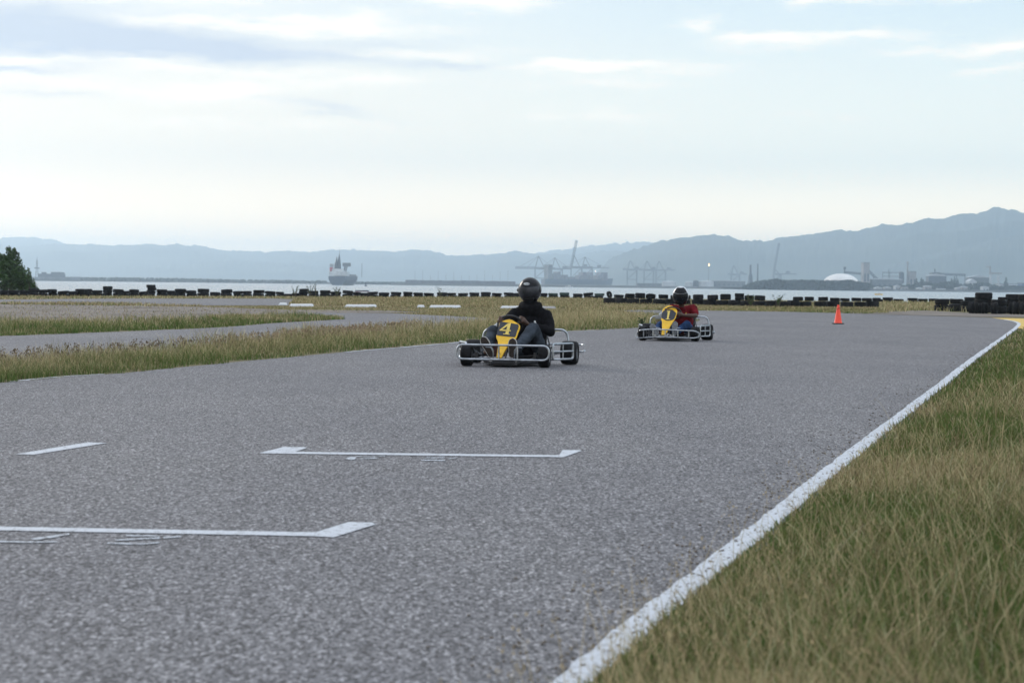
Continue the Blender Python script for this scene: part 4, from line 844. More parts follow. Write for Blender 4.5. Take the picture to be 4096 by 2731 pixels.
# the counter of the 4 is cut by building the figure from strokes
four = [[(935, 828), (977, 826), (941, 984), (893, 981)], [(862, 980), (958, 985), (956, 995), (861, 990)], [(935, 828), (950, 850), (836, 926), (808, 926)], [(808, 921), (976, 929), (972, 944), (806, 938)]]
patch4 = [(833, 800), (1082, 836), (1094, 848), (1092, 862), (1050, 1010), (1040, 1022), (1022, 1024), (772, 1002), (762, 994), (762, 980), (806, 822), (818, 804)]
panel4 = [(762, 1322), (784, 1135), (780, 1085), (757, 1035), (755, 1010), (800, 815), (822, 796), (900, 767), (950, 757), (995, 768), (1100, 832), (1114, 852), (1112, 885), (1058, 1030), (1030, 1062), (962, 1112), (905, 1200), (836, 1322)]
one = [[(886, 800), (936, 772), (900, 945), (868, 945)], [(844, 940), (934, 944), (932, 955), (842, 952)], [(868, 782), (936, 772), (930, 784), (864, 796)]]
patch1 = [(800, 768), (900, 742), (985, 752), (1050, 805), (1058, 828), (1024, 925), (985, 958), (905, 972), (840, 965), (758, 922), (752, 905), (765, 815)]
panel1 = [(757, 1256), (770, 1120), (765, 985), (748, 930), (768, 770), (780, 730), (850, 675), (920, 658), (990, 668), (1050, 712), (1083, 768), (1050, 900), (1000, 985), (945, 1070), (900, 1165), (832, 1256)]
cfg4 = dict(rear=.61, bumper=bumper4, cv=cv4, panel=panel4, patch=patch4, digit=four, wx=.0, wz=.50, turn=8, sina=.19, steer=R(3), screws=[(800, 1262), (818, 1272), (1095, 885), (1086, 915)])
cfg1 = dict(rear=.555, bumper=bumper1, cv=cv1, panel=panel1, patch=patch1, digit=one, wx=.02, wz=.50, turn=-12, sina=.145, steer=R(-6), screws=[(800, 1205), (1040, 880), (1048, 845)])
k4x, k4y = G(1780+855/3.733, 1471.5); K4 = ((k4x, k4y, .008), -R(11))
k1x, k1y = G(2500+885/5.2275, 1366); K1 = ((k1x, k1y, .008), -R(13))
kart(cfg4, *K4, 'nearer racing kart with plain looped silver bumper, its yellow panel bearing 4')
kart(cfg1, *K1, 'farther racing kart with barred silver bumper and grey engine, its yellow panel bearing 1')

# ------------------------------------------------------------------ drivers
def fingers(mb, wrist, palm, gripc, side, r_=.0105):
    # palm block, four curled fingers of unequal length around the rim and a thumb from its side
    w = Vector(wrist); p = Vector(palm); g = Vector(gripc); d = (p-w).normalized(); up = Vector((0, 0, 1)); acr = d.cross(up).normalized()
    mb.capsule(w, .026, p, .034); ln = [.95, 1.05, 1.0, .8]
    for i in range(4):
        o_ = (i-1.5)*.021; base = p+up*o_+d*.012; a = base+d*.032*ln[i]+acr*side*.008; b2 = a-acr*side*.034*ln[i]+d*.004; c_ = b2-acr*side*.012-d*.026*ln[i]
        mb.capsule(base, r_*1.05, a, r_); mb.capsule(a, r_, b2, r_*.92); mb.capsule(b2, r_*.92, c_, r_*.8)
    t0 = w.lerp(p, .45)+up*.022; t1 = t0+up*.028-acr*side*.022+d*.018; t2 = t1-acr*side*.012+d*.026; mb.capsule(t0, .015, t1, .0125); mb.capsule(t1, .0125, t2, .0105)
def helmet(p, c, rx, ry, rz_, shell, tilt, yaw, silver=False):
    H = empty('helmet', c); H.rotation_euler = (tilt, 0, yaw); H.parent = p
    def surf(th, ph, k=1.0):
        # th: polar from the top, ph: 0 faces the front (-y)
        x = math.sin(th)*math.sin(ph); y = -math.sin(th)*math.cos(ph); z = math.cos(th)
        chin = max(0, -z)*max(0, -y); f = 1+.16*chin; zz_ = z if z > -.25 else -.25+(z+.25)*1.05
        taper = 1-.11*max(0, -z)**1.3
        return Vector((x*rx*taper*k, y*ry*f*k*(1-.06*max(0, -z)), zz_*rz_*k))
    def patch_mesh(t0, t1, p0, p1, k, nt_=28, np_=40, loop=False):
        mb = MB(); P = []; n2 = np_ if loop else np_+1
        for i in range(nt_+1):
            for j in range(n2): P.append(surf(t0+(t1-t0)*i/nt_, p0+(p1-p0)*j/np_, k))
        F = []
        for i in range(nt_):
            for j in range(np_): F.append((i*n2+j, (i+1)*n2+j, (i+1)*n2+(j+1) % n2, i*n2+(j+1) % n2))
        return mb.add(P, F)
    sh = patch_mesh(.001, R(141), 0, 2*PI, 1.0, 34, 48, True); so = sh.build('helmet_shell', shell, H); sm_ = so.modifiers.new('s', 'SOLIDIFY'); sm_.thickness = .012; sm_.offset = -1
    v = patch_mesh(R(66), R(112), -R(68), R(68), 1.022); vo = v.build('visor', 'helmet' if silver else 'visor', H); vo.modifiers.new('s', 'SOLIDIFY').thickness = .006
    if silver:
        b_ = patch_mesh(R(22), R(64.5), -R(62), R(62), 1.014); bo = b_.build('dark_brow', 'helmet', H); bo.modifiers.new('s', 'SOLIDIFY').thickness = .005
        b_ = patch_mesh(R(113), R(139), -R(75), R(75), 1.018); bo = b_.build('chin_bar', 'helmet', H); bo.modifiers.new('s', 'SOLIDIFY').thickness = .005
    else:
        ch = patch_mesh(R(116), R(134), -R(38), R(38), 1.02, 8, 24); ch.build('chin_vent', 'blackp', H).modifiers.new('s', 'SOLIDIFY').thickness = .008
        for s in (-1, 1):
            rd = MB(); c0_ = surf(R(88), s*R(76), 1.03); rd.sphere(c0_, (.012, .022, .022), 12, 8); rd.build('visor_pivot', 'blackp', H)
        # oval badge on the brow
        bd = MB(); ring = []
        def onb(u, v_): return surf(R(50)-v_/rz_, -.10+u/rx, 1.008)
        n_ = 32; P = []
        for i in range(n_):
            a = 2*PI*i/n_
            P += [onb(.050*math.cos(a), .0165*math.sin(a)), onb(.043*math.cos(a), .0115*math.sin(a))]
        bd.add(P, [(2*i, 2*((i+1) % n_), 2*((i+1) % n_)+1, 2*i+1) for i in range(n_)])
        def bar(u0, v0, u1, v1, w=.0026):
            d = Vector((u1-u0, v1-v0)).normalized(); n2 = Vector((-d.y, d.x))*w
            bd.add([onb(u0+n2.x, v0+n2.y), onb(u1+n2.x, v1+n2.y), onb(u1-n2.x, v1-n2.y), onb(u0-n2.x, v0-n2.y)], [(0, 1, 2, 3)])
        for L_ in ([(-.033, -.008, -.029, .008), (-.017, -.008, -.013, .008), (-.031, 0, -.015, 0)], [(-.004, .008, .010, .008), (.005, .008, .002, -.006), (.002, -.007, -.008, -.007), (-.008, -.007, -.009, -.002)], [(.034, .007, .022, .007), (.021, .007, .017, -.006), (.017, -.007, .030, -.007)]):
            for s_ in L_: bar(*s_)
        bd.build('badge', 'badge', H).modifiers.new('s', 'SOLIDIFY').thickness = .002
    return H
def shoe(p, toe, heel, y, mt_sole, mt_edge, nm='shoe'):
    # a shoe seen from in front: the sole outline stands almost upright and faces forward
    T = Vector((toe[0], y-.01, toe[1])); Hh = Vector((heel[0], y+.03, heel[1])); d = (Hh-T); Ln = d.length; d.normalize(); nrm = Vector((0, -1, 0)); nrm = (nrm-d*nrm.dot(d)).normalized(); w = d.cross(nrm)
    prof = [(0, 0), (.04, .028), (.14, .043), (.3, .050), (.45, .046), (.6, .038), (.78, .036), (.93, .032), (1, .0)]
    ts = np.linspace(0, 1, 26); ww = [float(np.interp(t_, [a[0] for a in prof], [a[1] for a in prof])) for t_ in ts]; ww[0] = .004; ww[1] = .022; ww[-1] = .006; ww[-2] = .022
    outl = [(t_*Ln, a) for t_, a in zip(ts, ww)]+[(t_*Ln, -a) for t_, a in zip(ts[::-1], ww[::-1])]
    S = empty(nm); S.parent = p
    f = lambda o_: (lambda u, v, q: tuple(T+d*u+w*v*o_[1]-nrm*(o_[0]+q)))
    mb = MB(); mb.prism(outl, f((.004, 1.12)), .018); mb.build('sole_edge', mt_edge, S, fixn=True)
    mb = MB(); mb.prism(outl, f((0, .93)), .0038); mb.build('sole', mt_sole, S, fixn=True)
    up = MB(); a = T+d*.05-nrm*.045; b2 = T+d*(Ln-.05)-nrm*.06; up.capsule(a, .036, b2, .042); up.capsule(b2, .042, b2-nrm*.05-d*.02, .044)
    mesh_obj('upper', remesh_union(up, .008, 4), 'blackp' if mt_edge == 'soleedge' else 'greysole', S)
def driver(loc, rz, label, C):
    p = empty('person', loc, rz); tag(p, label, 'person', 'kart drivers')
    # body: one continuous surface with head, neck, arms, hands and legs
    b = MB(); pel, chest, neck, head = map(Vector, (C['pelvis'], C['chest'], C['neck'], C['head']))
    b.capsule(pel, .12, chest, .125); b.capsule(chest, .10, neck, .05); b.sphere(head, (.078, .098, .115), 20, 14); b.capsule(neck, .052, head-Vector((0, 0, .05)), .055)
    b.sphere(head+Vector((0, -.10, -.015)), (.014, .02, .02), 8, 6)                  # nose inside the helmet
    for s in ('L', 'R'):
        sh_, el_, wr, pm = (Vector(C[s+q]) for q in ('sh', 'el', 'wr', 'pm'))
        b.capsule(chest, .09, sh_, .055); b.capsule(sh_, .050, el_, .040); b.capsule(el_, .040, wr, .027); fingers(b, wr, pm, C['hub'], 1 if s == 'L' else -1)
        hp, kn, an = (Vector(C[s+q]) for q in ('hip', 'kn', 'an')); b.capsule(hp, .08, kn, .055); b.capsule(kn, .052, an, .036); b.capsule(an, .034, an+Vector((0, -.03, .0)), .03)
    mesh_obj('body', remesh_union(b, .0058, 2), 'skin', p)
    # top
    t = MB(); t.capsule(pel, .150, chest, .165)
    for dx_ in (-.07, .07): t.capsule(pel+Vector((dx_*.8, 0, .02)), .12, chest+Vector((dx_, 0, .02)), .125)
    t.capsule(chest+Vector((0, 0, .05)), .12, neck-Vector((0, 0, .02)), .085 if C['hood'] else .070)
    if C['hood']:
        for k_ in range(14):
            a = k_/14*2*PI; c_ = neck+Vector((math.cos(a)*.098, math.sin(a)*.085+.01, .035+.02*math.sin(a))); t.sphere(c_, .050, 10, 8)
        t.capsule(neck+Vector((0, 0, .0)), .10, Vector(C['Lsh'])+Vector((.02, 0, .005)), .075); t.capsule(neck+Vector((0, 0, .0)), .10, Vector(C['Rsh'])+Vector((-.02, 0, .005)), .075)
        t.capsule(neck, .105, head-Vector((0, -.01, .13)), .085)
        t.capsule(neck+Vector((-.06, .08, -.02)), .06, neck+Vector((.06, .08, -.02)), .06)
    for s in ('L', 'R'):
        sh_, el_, wr = (Vector(C[s+q]) for q in ('sh', 'el', 'wr')); t.capsule(chest+Vector((0, 0, .06)), .11, sh_, .082)
        if C['sleeve'] == 'long': t.capsule(sh_, .084, el_, .066); t.capsule(el_, .066, wr.lerp(el_, .12), .043)
        else: t.capsule(sh_, .082, sh_.lerp(el_, .62), .068)
    mesh_obj(C['topname'], remesh_union(t, .0095, 5, .010, 8), C['top'], p)
    j = MB()
    for s in ('L', 'R'):
        hp, kn, an = (Vector(C[s+q]) for q in ('hip', 'kn', 'an')); j.capsule(pel+Vector((0, 0, -.02)), .13, hp, .11); j.capsule(hp, .105, kn.lerp(hp, .08), .082); j.capsule(kn, .078, kn.lerp(an, .45), .070); j.capsule(kn.lerp(an, .4), .070, an, .052)
    mesh_obj('jeans', remesh_union(j, .0095, 5, .008, 9), C['jeans'], p)
    for s in ('L', 'R'):
        toe, heel = C[s+'shoe']; shoe(p, toe, heel, C[s+'an'][1]-.085, C['sole'], C['edge'])
    helmet(p, head+Vector((0, -.015, .015)), *C['helm'])
    return p
D4 = dict(pelvis=(.17, .84, .20), chest=(.185, .86, .50), neck=(.18, .80, .69), head=(.185, .765, .905), hub=(0, .52, .5), hood=True, sleeve='long', topname='hoodie', top='cloth_black', jeans='jeans',
          Lsh=(-.015, .86, .615), Lel=(-.135, .68, .475), Lwr=(-.135, .53, .53), Lpm=(-.128, .475, .548), Rsh=(.375, .84, .605), Rel=(.445, .73, .42), Rwr=(.205, .55, .50), Rpm=(.155, .50, .545),
          Lhip=(.05, .82, .17), Lkn=(-.215, .47, .415), Lan=(-.235, .17, .17), Rhip=(.30, .84, .17), Rkn=(.275, .50, .455), Ran=(.100, .17, .17),
          Lshoe=((-.265, .355), (-.150, .115)), Rshoe=((.108, .345), (.088, .112)), sole='sole', edge='soleedge', helm=(.142, .165, .158, 'helmet', R(11), R(-3), False))
P4 = driver(*K4, 'person in black hoodie and black helmet driving the nearer kart', D4)
b_ = MB(); b_.sphere((.262, .690, .535), (.012, .006, .014), 8, 6); b_.sphere((.270, .692, .520), (.009, .006, .008), 8, 6); b_.build('chest_badge', 'white', P4)
D1 = dict(pelvis=(.165, .84, .19), chest=(.165, .80, .47), neck=(.155, .70, .60), head=(.145, .60, .80), hub=(0.02, .52, .5), hood=False, sleeve='short', topname='shirt', top='redshirt', jeans='jeans_blue',
          Lsh=(-.03, .76, .575), Lel=(-.17, .62, .44), Lwr=(-.13, .50, .49), Lpm=(-.115, .455, .52), Rsh=(.36, .76, .575), Rel=(.425, .60, .455), Rwr=(.215, .51, .46), Rpm=(.165, .47, .475),
          Lhip=(.05, .82, .16), Lkn=(-.20, .50, .28), Lan=(-.255, .17, .17), Rhip=(.29, .82, .16), Rkn=(.27, .52, .29), Ran=(.12, .17, .15),
          Lshoe=((-.315, .30), (-.185, .09)), Rshoe=((.125, .355), (.105, .09)), sole='greysole', edge='greysole', helm=(.148, .17, .176, 'helmet_w', R(14), R(6), True))
P1 = driver(*K1, 'person in red shirt and silver helmet driving the farther kart', D1)
d_ = MB(); 
for poly in [[(.235, .50), (.252, .51), (.250, .43), (.236, .43)], [(.228, .492), (.245, .51), (.245, .503), (.23, .487)]]: d_.prism(poly, lambda u, v, w: (u, .612+w, v), .01)
d_.build('shirt_number', 'gold', P1, smooth=False, fixn=True)

# ------------------------------------------------------------------ boats and ships
def ship_hull(L_, B, D, n=24, sheer=1.0, bowrake=.12):
    mb = MB(); P = []; m_ = 9
    for i in range(n+1):
        t_ = i/n; y = (t_-.5)*L_; k = min(1, (t_/.10)**.5*.12+.88 if t_ < .10 else 1); bow = max(0, (t_-.72)/.28); hw = B/2*k*(1-bow**2.2); top = D*(1+.18*bow*sheer)
        for j in range(m_):
            u = j/(m_-1)*2-1; a = abs(u); z = -1.5+(top+1.5)*(a**1.4); x = math.copysign(hw*min(1, (a*1.25)**.5)*(1+.10*bow*(a-.5)), u) if a > 0 else 0; P.append((x, y+bow*(a)*L_*bowrake*.3, z))
    F = [(i*m_+j, (i+1)*m_+j, (i+1)*m_+j+1, i*m_+j+1) for i in range(n) for j in range(m_-1)]+[tuple(j for j in range(m_))]
    F += [(i*m_, i*m_+m_-1, (i+1)*m_+m_-1, (i+1)*m_) for i in range(n)]
    return mb.add(P, F)
Zs = 2000; xs_ = (1375-2048)/FPX*Zs
ship = empty('cargo_ship', (xs_, Zs, -2), R(-6)); tag(ship, 'blue hulled cargo ship with tall dark masts anchored on the water', 'ship')
# local y = forward (away, turned to the right); sizes are metres
ship_hull(78, 19, 8.6).build('hull', 'hull', ship, fixn=True)
mb = MB(); mb.box((0, -27, 11.2), (18.0, 14, 4.4)); mb.box((-1.5, -27.5, 14.6), (11, 10, 2.6)); mb.build('superstructure', 'shipwhite', ship, smooth=False, bevel=.15)
mb = MB(); mb.box((-7.2, -30, 14.6), (2.9, 5, 5.6)); mb.build('funnel', 'shipred', ship, bevel=.3); mb = MB(); mb.box((-7.2, -30, 19.3), (3.0, 5, 3.2)); mb.build('funnel_cap', 'shed', ship, bevel=.3)
for dx_, h_ in ((-3.6, 28.0), (-1.0, 31.0)):
    mb = MB(); mb.tube([(dx_, -24, 13), (dx_, -24, 20), (dx_+.2, -24, h_*.82), (dx_+.4, -24, h_)], [2.4, 2.0, 1.2, .15], 6); mb.build('mast', 'crane', ship)
mb = MB(); mb.tube([(-.6, -24, 24), (-.4, -24, 37)], .16, 6); mb.tube([(-2.3, -24, 22.5), (.7, -24, 22.5)], .3, 6); mb.build('aerial', 'crane', ship)
mb = MB(); mb.box((6.0, -20, 20.2), (8.0, 2.4, 3.6)); mb.tube([(3.5, -20, 14), (4.5, -20, 19)], 1.0, 6); mb.tube([(6.5, -20, 19), (5.2, -20, 13)], .6, 6); mb.build('deck_crane', 'portgrey', ship, smooth=False)
mb = MB(); mb.tube([(14.0, 20, 8), (14.0, 20, 22)], .22, 6); mb.build('foremast', 'crane', ship)
mb = MB(); mb.box((0, 8, 9.6), (13, 44, 2.2)); mb.build('hatch_covers', 'hull2', ship, smooth=False)
# raft with somebody's small hut
Zr = 640; rx_ = (1447-2048)/FPX*Zr; rf = empty('raft', (rx_, Zr, -2)); tag(rf, 'flat dark raft floating right of the cargo ship', 'raft')
mb = MB(); mb.prism([(-2.35, 0), (2.3, 0), (2.1, .42), (-2.1, .40)], lambda u, v, w: (u, w-.8, v-.05), 1.6); mb.build('hull', 'hull', rf, fixn=True)
mb = MB(); 
for i in range(9): mb.box((-2.0+i*.5, 0, .43), (.42, 1.3, .10))
mb.build('deck', 'crane', rf, smooth=False)
mb = MB(); mb.box((0, 0, .02), (4.3, 1.64, .10)); mb.build('rubbing_strake', 'shipred', rf, smooth=False)
bu = empty('channel_buoy', ((1461-2048)/FPX*1500, 1500, -2)); tag(bu, 'small dark buoy on the water behind the raft', 'buoy')
mb = MB(); mb.lathe([(0, -.5), (1.1, -.3), (1.1, .5), (.4, .9), (.3, 1.0)], 16); mb.build('float', 'crane', bu); mb = MB()
for a in range(4): mb.tube([(.5*math.cos(a*PI/2), .5*math.sin(a*PI/2), .6), (.35*math.cos(a*PI/2), .35*math.sin(a*PI/2), 2.2)], .12, 5)
mb.box((0, 0, 2.6), (1.1, 1.1, 1.0)); mb.build('lantern_cage', 'crane', bu, smooth=False)
def small_boat(px, Z, L_, rz, label, hullm, cabin=True):
    o = empty('motor_boat', ((px-2048)/FPX*Z, Z, -2), rz); tag(o, label, 'boat'); ship_hull(L_, L_*.3, L_*.13, 14, 1.4).build('hull', hullm, o, fixn=True)
    if cabin: mb = MB(); mb.box((0, -L_*.05, L_*.2), (L_*.2, L_*.3, L_*.17)); mb.build('cabin', 'shipwhite', o, smooth=False, bevel=.05)
small_boat(3513, 900, 3.6, R(80), 'little open boat with pale cabin near the right shore', 'yellow')
small_boat(2273, 2100, 8, R(70), 'white launch moving in front of the container ship', 'shipwhite')
# far left ship
Zf = 2600; fs = empty('naval_ship', ((215-2048)/FPX*Zf, Zf, -2), R(-82)); tag(fs, 'hazy grey ship with one tall lattice mast behind the tree', 'ship')
ship_hull(64, 11, 5.0).build('hull', 'hull2', fs, fixn=True)
mb = MB(); mb.box((0, -3, 7.2), (8, 34, 4.4)); mb.box((0, 3, 10.4), (7, 14, 2.6)); mb.box((0, -13, 10.2), (6, 6, 2.4)); mb.box((0, 10, 10.0), (5, 6, 3)); mb.build('superstructure', 'crane', fs, smooth=False)
mb = MB()
for s in (-1, 1):
    for q in (-1, 1): mb.tube([(s*1.6, -22+q*1.6, 4), (s*.4, -22+q*.4, 27)], .3, 5)
for i in range(6): z_ = 7+i*3.4; w_ = 1.5-i*.2; mb.tube([(-w_, -22-w_, z_), (w_, -22+w_, z_+3)], .16, 4); mb.tube([(w_, -22-w_, z_), (-w_, -22+w_, z_+3)], .16, 4)
mb.box((0, -22, 16.5), (1.5, 6.5, 1.5)); mb.tube([(0, -22, 27), (0, -22, 31)], .22, 5); mb.build('mast', 'crane', fs)

# ------------------------------------------------------------------ far shore
def wood(name, px0, px1, Z, prof, label, seed, n=2600, size=2.2, mt='leaf2'):
    # a far wood that reads as one mass: many leaf clumps over a low bank
    r_ = np.random.default_rng(seed); mb = MB(); P = []; F = []
    xs2 = r_.uniform(px0, px1, n); hh = np.interp(xs2, [a[0] for a in prof], [a[1] for a in prof]); X = (xs2-2048)/FPX*Z; Y = Z+r_.uniform(0, 28, n); z_ = -2+(hh+2)*r_.random(n)**.75*(1+.12*np.array([mnoise.noise(Vector((x*.06, seed, 0))) for x in X]))
    for x, y, z in zip(X, Y, z_):
        for q in range(2):
            a_ = r_.normal(size=3); a_ /= np.linalg.norm(a_); b2 = np.cross(a_, r_.normal(size=3)); b2 /= np.linalg.norm(b2); s = size*r_.uniform(.5, 1.2); o_ = len(P); c_ = np.array((x, y, z))
            P += [tuple(c_-a_*s), tuple(c_+b2*s*.7), tuple(c_+a_*s), tuple(c_-b2*s*.7)]; F.append((o_, o_+1, o_+2, o_+3))
    mb.add(P, F); return tag(mb.build(name, mt, smooth=False), label, 'woodland', None, 'stuff')
def bank(name, px0, px1, Z, h, mt='dirt', depth=500):
    mb = MB(); x0, x1 = (px0-2048)/FPX*Z, (px1-2048)/FPX*Z; n = 40; P = []
    for i in range(n+1):
        x = x0+(x1-x0)*i/n; zt = h*(.8+.3*mnoise.noise(Vector((x*.01, Z, 0)))); P += [(x, Z-6, -3.5), (x, Z+6, zt), (x, Z+depth, zt+.5), (x, Z+depth+8, -3.5)]
    mb.add(P, [(i*4+j, i*4+4+j, i*4+5+j, i*4+1+j) for i in range(n) for j in range(3)]); return tag(mb.build(name, 'shore', smooth=False), kind='structure')
bank('far_shore', -900, 1640, 2700, .3); wood('far_wood', 230, 1300, 2690, [(230, 3), (500, 3.4), (700, 3.2), (900, 2.4), (1300, 2.2)], 'long low dark wood on the spit left of the cargo ship', 1, 2600, 1.5)
wood('far_wood', 1395, 1640, 2680, [(1395, 1.5), (1640, 2.0)], 'faint low wood on the spit between the raft and the quay', 2, 700, 1.2)
bank('port_quay', 1560, 3060, 2350, .6, depth=900)
# container terminal block
q = empty('container_yard', ((1840-2048)/FPX*2400, 2400, -.5)); tag(q, 'long grey quay block of stacked containers left of the cranes', 'container stack')
rr = random.Random(5)
mb = MB()
for i in range(30): mb.box((-64+i*4.4, rr.uniform(0, 6), 2.4), (4.3, 12, 4.8+rr.uniform(-.5, .5)))
mb.build('containers', 'containers', q, smooth=False)
mb = MB()
for i in range(13): mb.tube([(-55+i*9.3, 2, 4), (-55+i*9.3, 2, 15+rr.uniform(-4, 3))], .12, 4)
mb.build('lamp_mast', 'portgrey', q)
def lattice(mb, a, b2, w, r_, n=8):
    a = Vector(a); b2 = Vector(b2); d = (b2-a).normalized(); u = d.orthogonal().normalized(); v = d.cross(u)
    for s in (-1, 1):
        for t_ in (-1, 1): mb.tube([a+u*s*w+v*t_*w, b2+u*s*w+v*t_*w], r_, 4)
    for i in range(n):
        p = a.lerp(b2, i/n); q_ = a.lerp(b2, (i+1)/n); s = 1 if i % 2 else -1
        mb.tube([p+u*s*w+v*w, q_-u*s*w+v*w], r_*.7, 4); mb.tube([p+u*s*w-v*w, q_-u*s*w-v*w], r_*.7, 4)
def sts(px, Z, leg, apex, boomL, back, label, raised=None, rz=0.0, thick=1.0, span=18, z0=0.0, boomh=None, group='ship to shore cranes'):
    o = empty('quay_crane', ((px-2048)/FPX*Z, Z, z0), rz); tag(o, label, 'crane', group); t_ = thick
    fr = MB()
    for s in (-1, 1):
        for y in (-8, 8): fr.tube([(s*span/2, y, 0), (s*span/2, y, leg)], 1.0*t_, 4)
        fr.tube([(s*span/2, -8, leg*.35), (s*span/2, 8, leg*.35)], .7*t_, 4)
    for y in (-8, 8): fr.tube([(-span/2, y, leg*.42), (span/2, y, leg*.42)], .8*t_, 4); fr.tube([(-span/2, y, leg*.42), (span/2, y, leg)], .6*t_, 4); fr.tube([(-span/2, y, leg), (span/2, y, leg)], .9*t_, 4)
    fr.build('portal_frame', 'crane', o, smooth=False)
    af = MB()
    for y in (-6, 6): af.tube([(-span*.5, y, leg), (-span*.22, y*.3, apex)], .8*t_, 4); af.tube([(span*.35, y, leg), (-span*.22, y*.3, apex)], .7*t_, 4)
    af.build('a_frame', 'crane', o, smooth=False)
    bm_ = MB(); bm_.box(((back-span/2)/2, 0, leg+1.5), (back+span/2, 5, 2.4*t_)); bm_.box((back*.55, 0, leg+5), (8, 5, 4)); bm_.build('girder', 'crane', o, smooth=False)
    bo = MB()
    if raised is None: lattice(bo, (-span/2, 0, leg+1.5), (-span/2-boomL, 0, leg+1.5), 1.3*t_, .45*t_, 12)
    else: lattice(bo, (-span/2, 0, leg+1.5), (-span/2-boomL*math.cos(R(raised)), 0, leg+1.5+boomL*math.sin(R(raised))), 1.5*t_, .5*t_, 12)
    bo.build('boom', 'crane', o, smooth=False)
    if raised is None:
        st_ = MB(); st_.tube([(-span*.22, 0, apex), (-span/2-boomL*.85, 0, leg+2)], .3*t_, 4); st_.tube([(-span*.22, 0, apex), (-span/2-boomL*.4, 0, leg+2)], .25*t_, 4); st_.tube([(-span*.22, 0, apex), (back*.8, 0, leg+3)], .3*t_, 4); st_.build('stay', 'crane', o, smooth=False)
    return o
Zc = 4200
def mh(px, py): return 1-(py-hor(px))*Zc/FPX
bank('terminal_ground', 1950, 3100, 3450, .8, depth=1500)
sts(2160, Zc, 34, 60, 42, 30, 'leftmost quay crane with its boom lowered level to the left', thick=1.15, span=24)
sts(2225, Zc+30, 33, 58, 30, 30, 'quay crane second from the left with lowered boom', thick=1.0, span=22)
sts(2302, Zc-20, 37, 62, 56, 34, 'quay crane with a tall boom raised steeply above the hills', raised=101, thick=1.0, span=22)
sts(2345, Zc+40, 36, 60, 42, 46, 'quay crane behind the container ship with boom to the left', thick=1.0, span=22)
for i, (px, l_) in enumerate([(2525, 'left one of the three slender quay cranes'), (2592, 'middle one of the three slender quay cranes'), (2640, 'right one of the three slender quay cranes')]):
    sts(px, Zc+20*i, 33, 53, 10, 18 if i < 2 else 30, l_, thick=.9, span=20, group='three slender quay cranes')
sts(2938, Zc+60, 26, 46, 8, 24, 'faint small quay crane left of the two chimneys', thick=.75, span=18)
sts(3105, Zc-200, 26, 36, 62, 38, 'quay crane with boom raised high right of the two chimneys', raised=99, thick=.85, span=14, rz=0)
# container ship at the quay
cs = empty('container_ship', ((2305-2048)/FPX*3300, 3300, -2), R(-70)); tag(cs, 'hazy laden container ship moored under the quay cranes', 'ship')
ship_hull(120, 22, 12).build('hull', 'hull', cs, fixn=True); rr = random.Random(9); mb = MB()
for i in range(15): h_ = rr.choice([2, 5, 8, 10, 13]); mb.box((0, -42+i*6.4, 11+h_/2), (20, 5.4, h_))
mb.build('container_stacks', 'containers', cs, smooth=False); mb = MB(); mb.box((0, -51, 21), (19, 7, 24)); mb.box((0, -51, 34), (24, 5, 3)); mb.build('bridge', 'portgrey', cs, smooth=False)
def block(name, px, py0, w_px, top_y, Z, mt, label, cat='building', roof=None, depth=20, group=None, feats=True, z0=-1):
    X = (px-2048)/FPX*Z; w = w_px/FPX*Z; H = 1-(top_y-hor(px))*Z/FPX-z0; o = empty(name, (X, Z, z0)); tag(o, label, cat, group)
    mb = MB(); mb.box((0, 0, H/2), (w, depth, H)); mb.build('wall', mt, o, smooth=False)
    if roof: mb = MB(); mb.prism([(-w/2-.5, H), (w/2+.5, H), (w/2+.5, H+.5), (0, H+roof), (-w/2-.5, H+.5)], lambda u, v, q_: (u, q_-depth/2-.4, v), depth+.8); mb.build('roof', 'shed', o, smooth=False, fixn=True)
    else: mb = MB(); mb.box((0, 0, H+.3), (w*1.03, depth*1.03, .6)); mb.build('roof', 'portgrey', o, smooth=False)
    if feats:
        n_ = max(2, int(w/6)); wd = MB()
        for i in range(n_): wd.box((-w/2+(i+.5)*w/n_, -depth/2-.06, H*.45), (w/n_*.5, .12, H*.3))
        wd.build('window_band', 'crane', o, smooth=False)
    return o
Zp = 2650
block('silo_tower', 3457, 0, 24, 1052, Zp, 'concrete', 'tall square silo tower right of the white dome', 'tower')
o = empty('conveyor', ((3485-2048)/FPX*Zp, Zp+12, 0)); tag(o, 'sloping conveyor gallery leaning on the tall silo tower', 'conveyor'); mb = MB(); lattice(mb, (-5, 0, 26), (14, 0, 8), 1.0, .4, 8); mb.build('gallery', 'crane', o, smooth=False); mb = MB(); mb.tube([(12, 0, -1), (12, 0, 10)], .4, 4); mb.tube([(4, 0, -1), (4, 0, 17)], .4, 4); mb.build('support', 'crane', o, smooth=False)
o = empty('conveyor', ((3420-2048)/FPX*Zp, Zp+12, 0)); tag(o, 'level conveyor with small head tower above the white dome', 'conveyor'); mb = MB(); lattice(mb, (-14, 0, 22), (10, 0, 20), .8, .35, 8); mb.build('gallery', 'crane', o, smooth=False); mb = MB(); mb.tube([(-13, 0, 0), (-13, 0, 29)], .6, 4); mb.box((-13, 0, 27), (3, 3, 4)); mb.build('head_tower', 'crane', o, smooth=False)
